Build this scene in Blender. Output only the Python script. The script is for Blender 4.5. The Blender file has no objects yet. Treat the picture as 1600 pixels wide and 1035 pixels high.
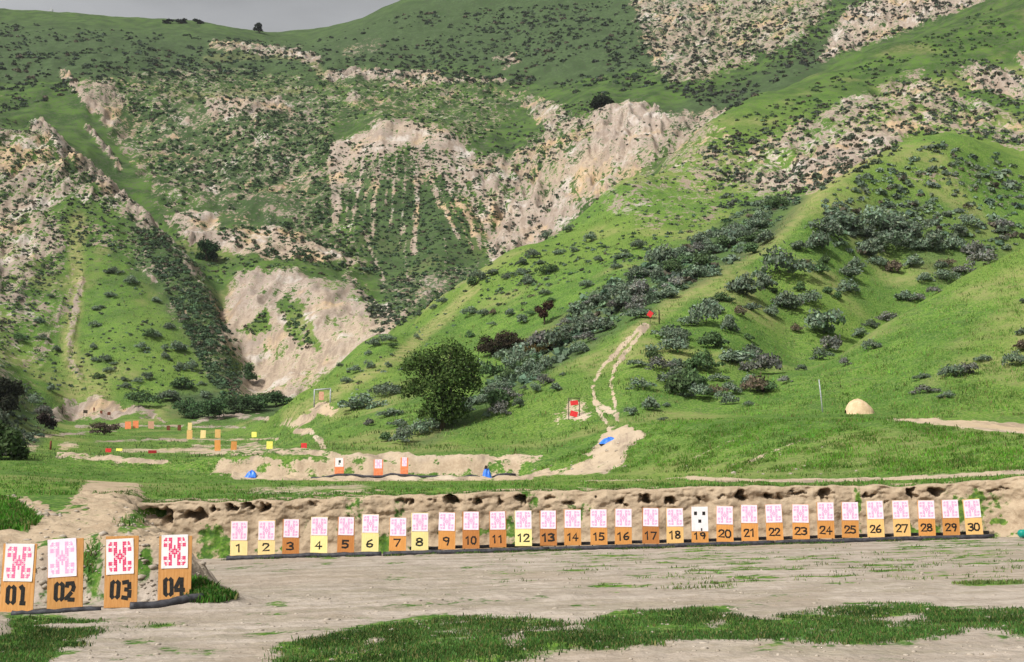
import bpy, bmesh, math, random
import numpy as np
from mathutils import Vector, Matrix

random.seed(7)
HAZE = 0.00006
RNG = np.random.default_rng(7)
scn = bpy.context.scene
COL = scn.collection

# ------------------------------------------------------------------ camera geometry
F, CX, CY, YH = 1950.0, 800.0, 517.5, 730.0          # photo is 1600 px wide
TH = math.atan((YH - CY) / F)
CT, ST = math.cos(TH), math.sin(TH)


def ray(px, py):
    c = (np.asarray(px, float) - CX) / F
    v = (CY - np.asarray(py, float)) / F
    y = CT - ST * v
    return c / y, (ST + CT * v) / y                   # x/Y , z/Y


def proj(x, y, z):
    d = y * CT + z * ST
    return CX + F * x / d, CY - F * (-y * ST + z * CT) / d


# ------------------------------------------------------------------ noise
def _hash(ix, iy, seed):
    h = (ix.astype(np.int64) * 374761393 + iy.astype(np.int64) * 668265263 + seed * 974634777) & 0xFFFFFFFF
    h = ((h ^ (h >> 13)) * 1274126177) & 0xFFFFFFFF
    return (h ^ (h >> 16)) & 0xFFFFFFFF


def pnoise(x, y, seed=0):
    x = np.asarray(x, float); y = np.asarray(y, float)
    x, y = np.broadcast_arrays(x, y)
    ix = np.floor(x); iy = np.floor(y)
    fx = x - ix; fy = y - iy
    sx = fx * fx * fx * (fx * (fx * 6 - 15) + 10)
    sy = fy * fy * fy * (fy * (fy * 6 - 15) + 10)

    def g(dx, dy):
        a = _hash(ix + dx, iy + dy, seed) * (2 * math.pi / 4294967296.0)
        return np.cos(a) * (fx - dx) + np.sin(a) * (fy - dy)
    a = g(0, 0); b = g(1, 0); c = g(0, 1); d = g(1, 1)
    return ((a + (b - a) * sx) + ((c + (d - c) * sx) - (a + (b - a) * sx)) * sy) * 1.45


def fbm(x, y, wl, octs=4, seed=0, gain=0.5):
    s = 0; amp = 1
    for k in range(octs):
        s = s + amp * pnoise(np.asarray(x) / wl + 13.7 * k, np.asarray(y) / wl - 7.1 * k, seed + k)
        wl *= 0.5; amp *= gain
    return s


def sstep(a, b, x):
    t = np.clip((np.asarray(x, float) - a) / (b - a), 0, 1)
    return t * t * (3 - 2 * t)


def pchip(xk, yk, x):
    xk = np.asarray(xk, float); yk = np.asarray(yk, float)
    h = np.diff(xk); dl = np.diff(yk) / h
    m = np.zeros_like(yk)
    w1 = 2 * h[1:] + h[:-1]; w2 = h[1:] + 2 * h[:-1]
    same = dl[:-1] * dl[1:] > 0
    with np.errstate(divide='ignore', invalid='ignore'):
        mm = (w1 + w2) / (w1 / dl[:-1] + w2 / dl[1:])
    m[1:-1] = np.where(same, mm, 0)
    m[0] = dl[0]; m[-1] = dl[-1]
    i = np.clip(np.searchsorted(xk, x) - 1, 0, len(xk) - 2)
    t = np.clip((x - xk[i]) / h[i], 0, 1)
    t2 = t * t; t3 = t2 * t
    return ((2 * t3 - 3 * t2 + 1) * yk[i] + (t3 - 2 * t2 + t) * h[i] * m[i]
            + (-2 * t3 + 3 * t2) * yk[i + 1] + (t3 - t2) * h[i] * m[i + 1])


# ------------------------------------------------------------------ the lie of the land: surveyed profile lines
# each line: (azimuth as photo column, elevation as photo row, distance in metres)
LINES = [
 # near edge of the upper level
 [(-400,868,22),(800,868,22),(1000,850,22),(2000,830,22)],
 # lip of the 50 m bank
 [(-400,768,47.5),(0,772,47.5),(200,772,47.5),(240,786,47.5),(400,784,47.5),(600,777,47.5),(800,770,47.5),(1000,767,47.5),(1250,763,47.5),(1450,761,47.5),(1545,756,47.5),(1600,750,47.5),(2000,735,47.5)],
 # plateau
 [(-400,740,72),(0,740,75),(200,752,76),(400,757,75),(600,757,75),(800,754,75),(1000,750,70),(1250,747,63),(1450,741,59),(1600,735,56),(2000,715,54)],
 # foot of the 100 m bank / grass bank on the right
 [(-400,712,90),(0,718,92),(200,735,92),(330,741,92),(380,745,92),(600,745,92),(800,744,92),(850,740,90),(920,735,83),(1000,728,78),(1250,705,71),(1450,700,67),(1600,697,62),(2000,680,60)],
 # lip of the 100 m bank / bench on the right
 [(-400,695,102),(0,706,102),(200,716,97),(330,716,95),(380,714,93.5),(600,713,93.5),(800,712,93.5),(850,711,94),(900,702,94),(1000,668,92),(1130,660,88),(1250,657,84),(1380,659,78),(1450,664,75),(1600,679,70),(2000,690,68)],
 [(-400,680,128),(0,694,130),(200,704,135),(330,704,138),(380,703,135),(500,698,116),(600,705,106),(800,692,107),(900,674,105),(1000,654,101),(1130,651,100),(1250,646,97),(1380,650,92),(1450,655,88),(1600,662,84),(2000,650,82)],
 # lower hillsides
 [(-400,560,150),(-100,625,150),(0,655,152),(60,676,165),(115,681,178),(200,684,180),(330,684,180),(400,684,170),(470,674,140),(600,662,128),(700,647,125),(800,626,122),(900,602,120),(950,592,120),(1000,577,120),(1130,577,122),(1200,592,120),(1250,590,116),(1380,568,114),(1450,545,113),(1600,520,112),(2000,450,112)],
 # crest of the right hill
 [(-400,480,180),(-100,555,180),(0,610,190),(60,658,205),(115,662,226),(200,666,222),(330,668,210),(400,660,192),(430,645,172),(470,622,160),(600,602,150),(700,612,141),(800,590,140),(900,556,137),(950,540,136),(1000,511,138),(1130,542,131),(1200,575,128),(1250,582,122),(1380,512,132),(1450,470,138),(1600,386,150),(2000,250,170)],
 [(-400,440,205),(-100,530,205),(0,592,212),(60,645,220),(115,648,241),(200,650,236),(330,655,235),(400,652,217),(430,650,185),(470,614,170),(600,562,166),(700,585,155),(800,565,155),(900,531,152),(950,516,150),(1000,494,146),(1130,502,142),(1200,545,138),(1250,570,136),(1380,528,150),(1450,496,158),(1600,428,172),(2000,330,200)],
 [(-400,410,235),(-100,490,240),(0,560,252),(60,590,255),(115,596,259),(200,604,255),(330,622,255),(400,643,244),(430,648,232),(470,626,190),(600,524,192),(700,540,178),(800,520,175),(900,490,170),(1000,456,164),(1130,428,162),(1250,462,160),(1380,434,175),(1450,402,180),(1600,370,190),(2000,300,220)],
 [(-400,330,280),(0,450,300),(115,480,300),(200,502,290),(330,562,279),(400,630,266),(430,634,262),(470,630,255),(600,540,206),(700,482,205),(800,452,200),(900,430,195),(1000,405,190),(1130,402,181),(1200,374,180),(1280,301,195),(1380,240,212),(1480,205,225),(1600,244,228),(2000,270,240)],
 [(-400,250,330),(0,350,340),(115,370,336),(200,402,330),(330,492,305),(350,521,301),(400,598,290),(470,590,285),(600,580,240),(660,490,229),(700,456,226),(770,411,232),(800,395,233),(900,372,229),(1000,340,226),(1130,350,215),(1200,352,206),(1280,308,216),(1380,262,236),(1480,232,250),(1600,262,250),(2000,290,270)],
 [(-400,120,400),(0,200,400),(60,206,400),(115,250,386),(200,322,370),(300,425,328),(330,470,318),(350,500,320),(400,480,321),(470,500,312),(600,510,294),(700,492,262),(800,440,256),(900,339,257),(1000,274,263),(1130,270,270),(1200,260,272),(1280,232,277),(1380,202,288),(1480,196,290),(1600,212,288),(2000,220,320)],
 [(-400,126,425),(0,206,425),(60,208,420),(115,254,412),(200,336,398),(300,408,355),(350,440,345),(400,426,346),(470,428,341),(600,470,332),(700,472,332),(800,440,318),(900,384,308),(1000,306,300),(1130,181,325),(1250,131,362),(1400,70,402),(1550,6,430),(1600,-15,440),(2000,-150,500)],
 [(-400,108,470),(0,188,465),(115,226,452),(200,290,430),(300,342,392),(350,390,372),(400,386,371),(470,402,365),(550,412,370),(600,412,372),(700,402,372),(800,402,372),(900,348,366),(1000,284,362),(1130,196,372),(1250,148,402),(1400,88,440),(1550,30,468),(1600,12,475),(2000,-110,540)],
 [(-400,70,520),(0,142,520),(115,152,510),(200,202,495),(300,262,455),(400,282,442),(470,300,432),(600,302,416),(700,302,412),(800,310,411),(900,250,416),(1000,200,412),(1130,170,432),(1250,110,466),(1400,60,515),(1600,-18,570),(2000,-140,640)],
 [(-400,55,580),(0,100,580),(115,106,565),(200,132,545),(300,182,512),(400,192,492),(470,216,472),(530,222,456),(600,196,456),(700,206,456),(800,236,452),(900,166,462),(1000,150,466),(1130,110,506),(1250,50,548),(1400,8,596),(1600,-62,650),(2000,-180,720)],
 [(-400,45,640),(0,70,640),(200,90,606),(300,122,582),(400,150,552),(470,162,532),(600,182,492),(700,184,498),(800,178,512),(900,140,522),(1000,118,526),(1130,78,566),(1250,18,606),(1400,-30,650),(1600,-100,726),(2000,-220,800)],
 [(-400,36,710),(0,50,710),(200,60,690),(300,80,662),(400,95,642),(500,110,602),(600,120,592),(700,120,582),(800,110,582),(1000,60,602),(1130,18,646),(1250,-32,680),(1400,-75,720),(1600,-140,800),(2000,-260,880)],
 [(-400,27,790),(0,34,780),(200,43,770),(300,50,752),(400,64,742),(480,75,702),(540,70,692),(600,65,682),(700,58,682),(800,48,682),(1000,-2,692),(1250,-85,760),(1600,-170,880),(2000,-290,960)],
 # skyline
 [(-400,20,880),(0,21,866),(60,22,862),(115,25,858),(200,31,852),(300,38,852),(400,48,850),(440,56,842),(480,58,838),(500,53,830),(530,44,812),(560,32,806),(600,13,800),(630,-1,796),(660,-15,792),(700,-30,790),(800,-55,790),(1000,-95,800),(1600,-210,960),(2000,-320,1050)],
 [(-400,110,1010),(800,30,930),(2000,-150,1220)],
]
UEDGE = 1.35
# columns and rows of the survey sheet
uc = np.concatenate([np.linspace(-UEDGE, -0.46, 40)[:-1], np.linspace(-0.46, 0.46, 841), np.linspace(0.46, UEDGE, 40)[1:]])
yr = np.concatenate([np.geomspace(1.0, 12.0, 22)[:-1], np.geomspace(12.0, 60.0, 300)[:-1],
                     np.geomspace(60.0, 320.0, 330)[:-1], np.geomspace(320.0, 930.0, 215)[:-1], np.geomspace(930.0, 1250.0, 14)])
NC, NR = len(uc), len(yr)


def line_funcs(u):
    Ys = []; Zs = []
    for ln in LINES:
        a = np.array(ln, float)
        uu, rz = ray(a[:, 0], a[:, 1])
        uk = np.concatenate([[-3.0], uu, [3.0]])
        rk = np.concatenate([[rz[0]], rz, [rz[-1]]])
        yk = np.concatenate([[a[0, 2]], a[:, 2], [a[-1, 2]]])
        Ys.append(pchip(uk, yk, u)); Zs.append(pchip(uk, rk, u))
    Y = np.array(Ys); R = np.array(Zs)
    for k in range(1, len(Y)):
        Y[k] = np.maximum(Y[k], Y[k - 1] + 0.8)
    return Y, R * Y


LY, LZ = line_funcs(uc)
UP = np.zeros((NR, NC))
for j in range(NC):
    yk = np.concatenate([[0.0], LY[:, j], [2000.0]])
    zk = np.concatenate([[LZ[0, j]], LZ[:, j], [LZ[-1, j] - 60]])
    UP[:, j] = pchip(yk, zk, yr)
GX = yr[:, None] * uc[None, :]
GY = np.repeat(yr[:, None], NC, 1)


def floor_z(x, y):
    return -1.80 + 0.0278 * np.clip(x, -25, 25) - 0.027 * y


def chaikin(p, n=2):
    p = np.array(p, float)
    for _ in range(n):
        q = [p[0]]
        for a, b in zip(p[:-1], p[1:]):
            q += [a * .75 + b * .25, a * .25 + b * .75]
        q.append(p[-1]); p = np.array(q)
    return p


BANK = chaikin([(-15.4, 46.2), (-13.6, 46.8), (-11, 47.0), (0, 47.1), (17.3, 46.8), (19.2, 45.7), (20.8, 42.5), (23, 38.5), (27, 36)], 3)
BOUND = np.concatenate([[(-70, 24.6), (-12, 25.0), (-7.2, 25.3), (-6.2, 26.3), (-6.7, 29.5), (-8.2, 33.5), (-10.4, 39.5), (-12.3, 44), (-13.0, 46.0)], BANK[BANK[:, 0] > -12.9], [(60, 30)]])


def dist_poly(x, y, pts):
    d = np.full(np.shape(x), 1e9)
    for (ax, ay), (bx, by) in zip(pts[:-1], pts[1:]):
        vx, vy = bx - ax, by - ay
        t = np.clip(((x - ax) * vx + (y - ay) * vy) / (vx * vx + vy * vy + 1e-12), 0, 1)
        d = np.minimum(d, (x - ax - t * vx) ** 2 + (y - ay - t * vy) ** 2)
    return np.sqrt(d)


def inside(x, y, pts):
    x = np.asarray(x, float); y = np.asarray(y, float)
    r = np.zeros(x.shape, bool)
    n = len(pts)
    for i in range(n):
        ax, ay = pts[i]; bx, by = pts[(i + 1) % n]
        c = ((ay > y) != (by > y))
        with np.errstate(divide='ignore', invalid='ignore'):
            r ^= c & (x < (bx - ax) * (y - ay) / (by - ay + 1e-30) + ax)
    return r


FLOORPOLY = [tuple(p) for p in BOUND] + [(60, -20), (-70, -20)]


def near_mix(x, y):
    """0 on the range floor, 1 on the upper level"""
    ins = inside(x, y, FLOORPOLY)
    d = dist_poly(x, y, BOUND)
    rec = np.where(x < 0, sstep(-13.3, -12.3, x) * sstep(43.5, 45.5, y), sstep(33, 37, y))
    t = sstep(0, 1, (d + 0.35 * (1 - rec) * fbm(x, y, 1.6, 3, 5) - 1.9 * rec) / (1.5 - 0.75 * rec))
    return np.where(ins, 0, t), np.where(ins, -d, d)


H = UP.copy()
nearrows = yr < 62
nx, ny = GX[nearrows], GY[nearrows]
mixn, sdn = near_mix(nx, ny)
fz = floor_z(nx, ny) + 0.035 * fbm(nx, ny, 3.0, 3, 11) * sstep(0.3, 3.0, np.abs(sdn)) + 0.020 * fbm(nx, ny, 0.45, 3, 12)
# grassy hump at the end of the near line, low mounds on the near left
fz = fz + 0.42 * np.exp(-(((nx + 6.0) / 0.62) ** 2 + ((ny - 24.9) / 0.8) ** 2))
fz = fz + 0.30 * np.exp(-(((nx + 8.2) / 1.0) ** 2 + ((ny - 18.8) / 1.2) ** 2))
for k_ in range(5):
    yc = 22 + 4.6 * k_ + 1.1 * np.sin(nx * .16 + 1.7 * k_) + .02 * nx
    for dy_ in (0, 1.5):
        fz = fz - .028 * np.exp(-((ny - yc - dy_) / .16) ** 2) * sstep(-6, -2, nx) * sstep(46, 44, ny) * (.5 + .5 * pnoise(nx / 4, k_ + 3.3, 13))
gxw = nx + 0.8 * pnoise(nx / 3, ny / 3, 40)
strip = np.exp(-((ny - (15.4 + 0.045 * gxw + 0.9 * pnoise(nx / 2.7, 3.3, 41))) / 1.1) ** 2) * sstep(-3.2, -1.5, nx)
fz = fz + 0.07 * strip
un = UP[nearrows] + 0.06 * fbm(nx, ny, 2.2, 3, 21) + 0.15 * fbm(nx, ny, 7, 2, 22)
MIXN = np.zeros_like(H); SDN = np.full_like(H, 9.0)
MIXN[nearrows] = mixn; SDN[nearrows] = sdn
MIXN[~nearrows] = 1
H[nearrows] = fz * (1 - mixn) + un * mixn
# land noise
far1 = sstep(180, 360, GY); far2 = sstep(95, 190, GY)
H += sstep(50, 110, GY) * 0.16 * fbm(GX, GY, 6, 3, 31)
H += far2 * 0.75 * fbm(GX, GY, 24, 3, 33)
H += far1 * 1.9 * fbm(GX, GY, 52, 3, 35)
H += sstep(300, 420, GY) * (1 - sstep(640, 780, GY)) * 3.2 * (.45 - np.abs(fbm(GX + .15 * GY, GY * .45, 34, 3, 36)))

# ------------------------------------------------------------------ soil survey (bare earth, dry trails, brush)
PXg, PYg = proj(GX, GY, H)
wx = 7 * fbm(GX, GY, 9, 2, 51) * sstep(40, 200, GY) + 2.2 * pnoise(GX / 1.3, GY / 1.3, 53) + 3 * pnoise(PXg / 14, PYg / 9, 54)
wy = 5 * fbm(GX, GY, 9, 2, 52) * sstep(40, 200, GY) + 1.5 * pnoise(GX / 1.3, GY / 1.3, 55) + 2.5 * pnoise(PXg / 14, PYg / 9, 56)
QX, QY = PXg + wx, PYg + wy


def poly_mask(out, pts, s=1.0, feather=8, ymin=0, ymax=2000, sub=False):
    p = np.array(pts, float)
    m = feather + 2
    sel = (QX > p[:, 0].min() - m) & (QX < p[:, 0].max() + m) & (QY > p[:, 1].min() - m) & (QY < p[:, 1].max() + m) & (GY >= ymin) & (GY <= ymax)
    if not sel.any():
        return
    x, y = QX[sel], QY[sel]
    ins = inside(x, y, [tuple(q) for q in pts])
    d = dist_poly(x, y, list(pts) + [pts[0]])
    v = s * sstep(-feather, feather, np.where(ins, d, -d))
    out[sel] = out[sel] * (1 - v) if sub else np.maximum(out[sel], v)


def line_mask(out, pts, width, s=1.0, ymin=0, ymax=2000, feather=None, warp=0.5):
    p = np.array(pts, float)
    f = feather or width * 0.6
    m = width + f + 4
    X = PXg + wx * warp; Y = PYg + wy * warp
    sel = (X > p[:, 0].min() - m) & (X < p[:, 0].max() + m) & (Y > p[:, 1].min() - m) & (Y < p[:, 1].max() + m) & (GY >= ymin) & (GY <= ymax)
    if not sel.any():
        return
    d = dist_poly(X[sel], Y[sel], pts)
    out[sel] = np.maximum(out[sel], s * (1 - sstep(width / 2 - f / 2, width / 2 + f / 2, d)))


bare = np.zeros_like(H); dry = np.zeros_like(H); brush = np.zeros_like(H); pale = np.zeros_like(H)
# --- left spur
poly_mask(bare, [(-60,195),(0,200),(60,212),(105,255),(140,290),(200,328),(240,352),(225,362),(160,325),(105,305),(78,330),(105,372),(100,405),(62,420),(40,475),(-60,500)], .66, 12, 290, 430)
line_mask(bare, [(38,188),(75,218),(120,255),(190,312),(238,356)], 13, .95, 300, 470)
line_mask(bare, [(60,190),(100,228),(140,262)], 7, .8, 300, 520)
line_mask(bare, [(100,118),(128,152),(150,172),(170,190)], 13, .95, 400, 620)
poly_mask(bare, [(118,132),(170,124),(200,158),(186,200),(210,230),(180,222),(150,176)], .72, 9, 400, 620)
line_mask(bare, [(138,204),(165,234),(186,264)], 9, .95, 380, 560)
line_mask(bare, [(240,358),(290,405),(318,432)], 7, .7, 290, 420)
line_mask(bare, [(290,410),(335,470),(350,500)], 9, .6, 290, 420)
line_mask(bare, [(225,425),(245,440)], 5, .9, 280, 400)
poly_mask(bare, [(300,530),(330,550),(345,585),(330,570)], .6, 6, 260, 340)
line_mask(dry, [(122,345),(120,430),(110,520),(108,560),(130,610)], 24, .9, 230, 380)
line_mask(bare, [(128,440),(117,480),(112,525),(108,560),(125,590)], 12, .55, 230, 380)
line_mask(bare, [(95,475),(85,520),(60,560),(20,580)], 6, .5, 230, 380)
poly_mask(bare, [(60,645),(90,636),(118,626),(150,620),(190,630),(225,640),(252,650),(200,650),(150,656),(80,660)], 1.0, 5, 205, 262)
line_mask(bare, [(190,632),(225,641),(258,660)], 4, .9, 205, 275)
poly_mask(dry, [(90,630),(110,560),(135,560),(180,630)], .8, 14, 230, 300)
# --- landslide and terraces in the middle
poly_mask(bare, [(340,508),(352,455),(372,430),(400,420),(470,424),(545,446),(600,470),(624,500),(600,530),(505,590),(450,628),(370,630),(362,600),(385,575),(342,538)], .92, 9, 262, 350)
poly_mask(bare, [(470,430),(545,446),(600,470),(590,500),(560,470),(500,450)], .45, 10, 262, 350, True)
poly_mask(bare, [(378,505),(398,498),(418,488),(424,520),(385,525)], .85, 5, 262, 360, True)
poly_mask(bare, [(436,470),(452,460),(470,475),(478,500),(492,515),(498,552),(470,548),(446,520)], .78, 5, 262, 360, True)
poly_mask(bare, [(252,342),(298,324),(338,340),(345,362),(420,354),(492,374),(555,408),(575,430),(525,415),(430,402),(345,392),(295,382)], .92, 7, 335, 470)
poly_mask(bare, [(540,420),(600,480),(610,505),(570,480),(530,450)], .6, 10, 280, 400)
line_mask(bare, [(620,500),(650,470),(690,455)], 10, .5, 290, 420)
# fan and cliffs
poly_mask(bare, [(515,225),(560,205),(592,189),(640,194),(700,204),(742,240),(735,252),(700,238),(640,228),(590,240),(540,262),(530,330),(515,345)], .95, 7, 370, 520)
for pts, w, v in [([(545,240),(530,280),(522,345)],13,.85),([(560,238),(546,300),(540,330)],5,.6),([(572,236),(560,300),(552,350)],7,.8),([(586,234),(572,290),(570,380)],4,.6),([(598,232),(586,300),(582,370)],7,.8),([(610,232),(604,300),(598,330)],4,.6),([(622,230),(616,290),(612,350)],5,.75),([(634,230),(632,290),(626,380)],4,.6),([(646,228),(650,300),(648,395)],9,.85),
               ([(655,230),(676,290),(704,345),(716,372)],8,.85),([(662,230),(688,296),(722,350),(738,390)],4,.65),([(668,232),(700,290),(736,345),(752,385)],10,.9),([(677,234),(712,290),(748,345),(764,395)],5,.7),([(686,236),(722,290),(758,345),(775,400)],11,.9),([(706,240),(745,290),(778,345),(790,380)],12,.9),([(722,244),(765,290),(800,340)],12,.9),([(562,330),(580,390),(600,440)],5,.7),([(630,330),(634,400),(640,440)],4,.65),([(540,340),(560,400),(570,430)],4,.6),([(690,370),(700,400),(690,430)],4,.55)]:
    line_mask(bare, pts, w, v, 350, 520, warp=.5, feather=6)
poly_mask(bare, [(515,240),(740,235),(770,300),(690,290),(600,285),(520,320)], .46, 16, 360, 500)
poly_mask(bare, [(738,255),(750,242),(800,246),(850,204),(812,160),(830,148),(858,160),(900,182),(938,178),(962,158),(1010,165),(1060,182),(1135,168),(1135,192),(1090,218),(1000,278),(900,345),(830,396),(775,415),(762,372),(745,300)], .68, 8, 340, 560)
poly_mask(bare, [(925,190),(962,160),(1010,168),(1058,188),(1040,215),(985,250),(935,275),(905,310),(890,270),(915,230)], 1.0, 8, 340, 560)
poly_mask(bare, [(780,340),(850,290),(905,300),(890,345),(830,395),(770,412),(755,380)], .95, 9, 340, 460)
# upper benches
line_mask(bare, [(512,122),(560,115),(600,118),(680,120)], 14, .85, 520, 720)
poly_mask(bare, [(322,70),(345,64),(400,72),(470,80),(500,92),(500,112),(480,100),(430,86),(345,80)], .8, 6, 560, 800)
line_mask(dry, [(320,92),(420,88),(480,92),(500,110)], 10, .9, 540, 800)
poly_mask(bare, [(318,158),(350,152),(400,160),(430,152),(455,165),(460,180),(410,180),(355,190),(322,182)], .86, 6, 440, 620)
line_mask(dry, [(265,150),(330,152),(470,142)], 8, .7, 440, 640)
line_mask(bare, [(610,136),(690,128),(790,126)], 6, .75, 520, 680)
poly_mask(bare, [(540,150),(565,146),(572,158),(545,162)], .8, 4, 480, 620)
poly_mask(bare, [(770,92),(800,84),(815,98),(790,106)], .7, 6, 540, 720)
poly_mask(bare, [(530,75),(590,60),(600,80),(540,90)], .35, 12, 540, 800)
for (x, y, w) in [(250,172,26),(280,190,30),(410,215,20),(395,255,14),(270,215,22),(400,235,10),(300,262,20),(350,275,20),(260,290,22),(330,300,26),(420,280,12),(480,190,16),(500,195,12),(470,250,18),(440,300,18),(420,165,14),(590,160,18),(700,150,18)]:
    poly_mask(bare, [(x-w,y),(x-w*.3,y-w*.35),(x+w,y-2),(x+w*.4,y+w*.35)], .7, 6, 380, 640)
line_mask(bare, [(400,185),(402,230),(398,262)], 7, .6, 420, 620)
poly_mask(bare, [(180,170),(230,230),(290,300),(330,330),(260,330),(230,290),(190,230)], .42, 14, 380, 560)
poly_mask(bare, [(260,220),(420,210),(510,240),(510,380),(430,370),(340,330)], .36, 20, 380, 520)
for pts, v in [([(120,120),(330,100),(520,130),(530,330),(600,430),(520,420),(340,340),(250,330),(200,240)], .33),
               ([(500,110),(820,130),(830,160),(740,235),(590,190),(500,200)], .30),
               ([(0,300),(120,330),(230,360),(345,500),(372,620),(330,600),(230,440),(110,360)], .30),
               ([(590,440),(770,405),(690,470),(610,520)], .34), ([(-60,330),(105,330),(120,470),(40,640),(-60,640)], .33),
               ([(1280,330),(1480,240),(1640,260),(1640,360),(1480,330)], .24), ([(-60,20),(480,60),(1000,20),(1040,140),(700,120),(520,110),(170,130),(-60,190)], .10)]:
    poly_mask(bare, pts, v, 22, 200, 900)
# --- right, top
poly_mask(bare, [(985,10),(1000,60),(1024,108),(1046,140),(1090,140),(1130,112),(1190,92),(1258,62),(1296,14),(1300,-30),(985,-30)], .62, 10, 480, 900)
poly_mask(bare, [(1276,98),(1296,58),(1324,16),(1400,-10),(1560,-40),(1545,4),(1450,34),(1380,62),(1310,88)], .88, 7, 440, 900)
poly_mask(bare, [(1128,298),(1140,250),(1180,226),(1250,186),(1350,146),(1440,108),(1500,146),(1560,176),(1640,205),(1640,255),(1545,218),(1480,207),(1420,216),(1345,264),(1285,302),(1200,310)], .60, 10, 230, 400)
poly_mask(bare, [(1170,285),(1260,240),(1340,205),(1420,190),(1470,200),(1420,214),(1342,264),(1284,300),(1220,300)], .93, 9, 230, 400)
poly_mask(bare, [(1490,112),(1540,98),(1600,126),(1660,140),(1660,170),(1600,160),(1545,150)], .85, 9, 260, 430)
poly_mask(bare, [(1585,84),(1640,60),(1660,110),(1598,110)], .8, 8, 260, 460)
poly_mask(bare, [(1050,210),(1110,190),(1150,215),(1150,300),(1080,300),(1030,270)], .48, 16, 230, 380)
poly_mask(bare, [(900,290),(1040,260),(1150,300),(1120,350),(1000,370)], .30, 20, 215, 300)
# --- spur with the wheel tracks
line_mask(bare, [(948,662),(932,640),(926,604),(940,574),(975,538),(1008,505)], 6, .70, 96, 150, warp=.5)
line_mask(bare, [(964,662),(960,625),(953,598),(962,570),(990,535),(1014,508)], 5.5, .70, 96, 150, warp=.5)
line_mask(bare, [(930,630),(962,648)], 10, .8, 96, 130)
line_mask(dry, [(980,530),(1015,500),(1080,455),(1200,380),(1250,330),(1295,285),(1380,230)], 22, .85, 120, 240, warp=.6)
poly_mask(bare, [(880,656),(882,640),(888,624),(904,620),(918,630),(924,654),(905,660)], .58, 7, 98, 130)
poly_mask(bare, [(862,648),(890,643),(912,652),(890,658),(868,664)], .6, 4, 96, 125)
poly_mask(bare, [(918,712),(938,686),(950,668),(985,665),(1010,682),(985,694),(975,712),(972,726),(950,738),(870,744),(810,746),(850,736),(900,728),(930,716),(905,706)], 1.0, 4, 70, 104)
line_mask(bare, [(1075,747),(1150,750),(1200,752),(1300,750),(1420,748),(1520,742),(1620,736)], 6.5, 1.0, 52, 74, warp=.4)
line_mask(bare, [(1080,746),(1000,750),(900,752)], 2.5, .5, 60, 80)
line_mask(bare, [(365,745),(480,748),(600,749),(760,748),(830,746)], 6.5, 1.0, 80, 93, warp=.3)
line_mask(bare, [(520,712),(640,713),(740,713),(846,712)], 4.0, 1.0, 92, 104, warp=.2)
poly_mask(bare, [(1385,656),(1430,655),(1530,658),(1660,667),(1660,688),(1600,679),(1500,669),(1430,660)], 1.0, 3, 66, 98)
line_mask(bare, [(1080,718),(1130,695),(1160,680)], 4, .55, 66, 90)
line_mask(bare, [(1170,722),(1220,700),(1290,675)], 4, .42, 66, 90)
# 100 m bank face, cut earth
poly_mask(bare, [(330,742),(345,715),(480,713),(700,714),(840,711),(848,718),(826,726),(800,744),(600,744)], .76, 4, 90, 99)
bank100 = np.zeros_like(H)
poly_mask(bank100, [(330,742),(345,718),(480,716),(700,717),(846,715),(800,744),(600,744)], .8, 3, 90.5, 97)
# left trail below white frame, spoil
line_mask(bare, [(462,674),(485,675),(499,688),(507,703)], 9, .95, 104, 150, warp=.4)
poly_mask(bare, [(480,640),(505,625),(528,640),(520,652),(500,645)], .85, 4, 120, 185)
poly_mask(bare, [(432,664),(470,648),(492,640),(486,660),(450,668)], .7, 5, 120, 185)
line_mask(dry, [(450,650),(540,605),(620,560),(690,500),(740,450)], 18, .9, 130, 230)
# valley floor terraces on the left
line_mask(bare, [(120,668),(190,664),(290,666),(380,668)], 4, .8, 150, 250)
line_mask(bare, [(300,660),(345,652),(400,652),(420,655)], 5, .9, 150, 262)
line_mask(bare, [(40,684),(110,678),(180,674)], 4, .7, 140, 240)
line_mask(bare, [(150,690),(240,688),(340,687),(440,686)], 3.5, .6, 140, 220)
line_mask(bare, [(190,704),(330,704),(430,702)], 7, .7, 100, 190)
line_mask(bare, [(300,697),(420,695)], 6, .55, 110, 190)
line_mask(bare, [(90,712),(200,720),(260,722)], 7, .7, 88, 150)
line_mask(bare, [(300,708),(480,706),(530,712)], 8, .7, 93, 160)
poly_mask(bare, [(90,692),(118,690),(122,702),(95,704)], .7, 4, 100, 190)
poly_mask(bare, [(40,688),(60,696),(58,706),(40,704)], .6, 4, 100, 190)
# --- near left: dirt ramp
poly_mask(bare, [(95,800),(120,770),(140,748),(150,738),(212,738),(225,775),(222,795),(190,820),(238,800),(270,830),(340,868),(340,945),(0,960),(-200,960),(-200,830),(0,826),(60,812),(110,795),(135,790)], .96, 9, 20, 72)
poly_mask(bare, [(8,772),(40,776),(75,792),(88,806),(70,812),(50,800)], .85, 4, 26, 60)
poly_mask(bare, [(-60,770),(30,785),(62,812),(40,828),(-60,832)], .95, 5, 22, 48, True)
poly_mask(bare, [(178,815),(200,800),(225,800),(230,825),(205,835),(180,832)], .55, 8, 22, 48, True)
for (x, y, r) in [(140,870,10),(138,900,12),(62,905,10),(64,925,9),(225,900,16),(228,870,9),(232,918,12),(150,850,8),(318,850,12),(355,855,9),(330,838,10),(145,930,10)]:
    poly_mask(bare, [(x-r*1.5,y),(x,y-r*1.6),(x+r*1.5,y),(x,y+r*1.6)], .72, 8, 22, 48, True)
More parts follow.
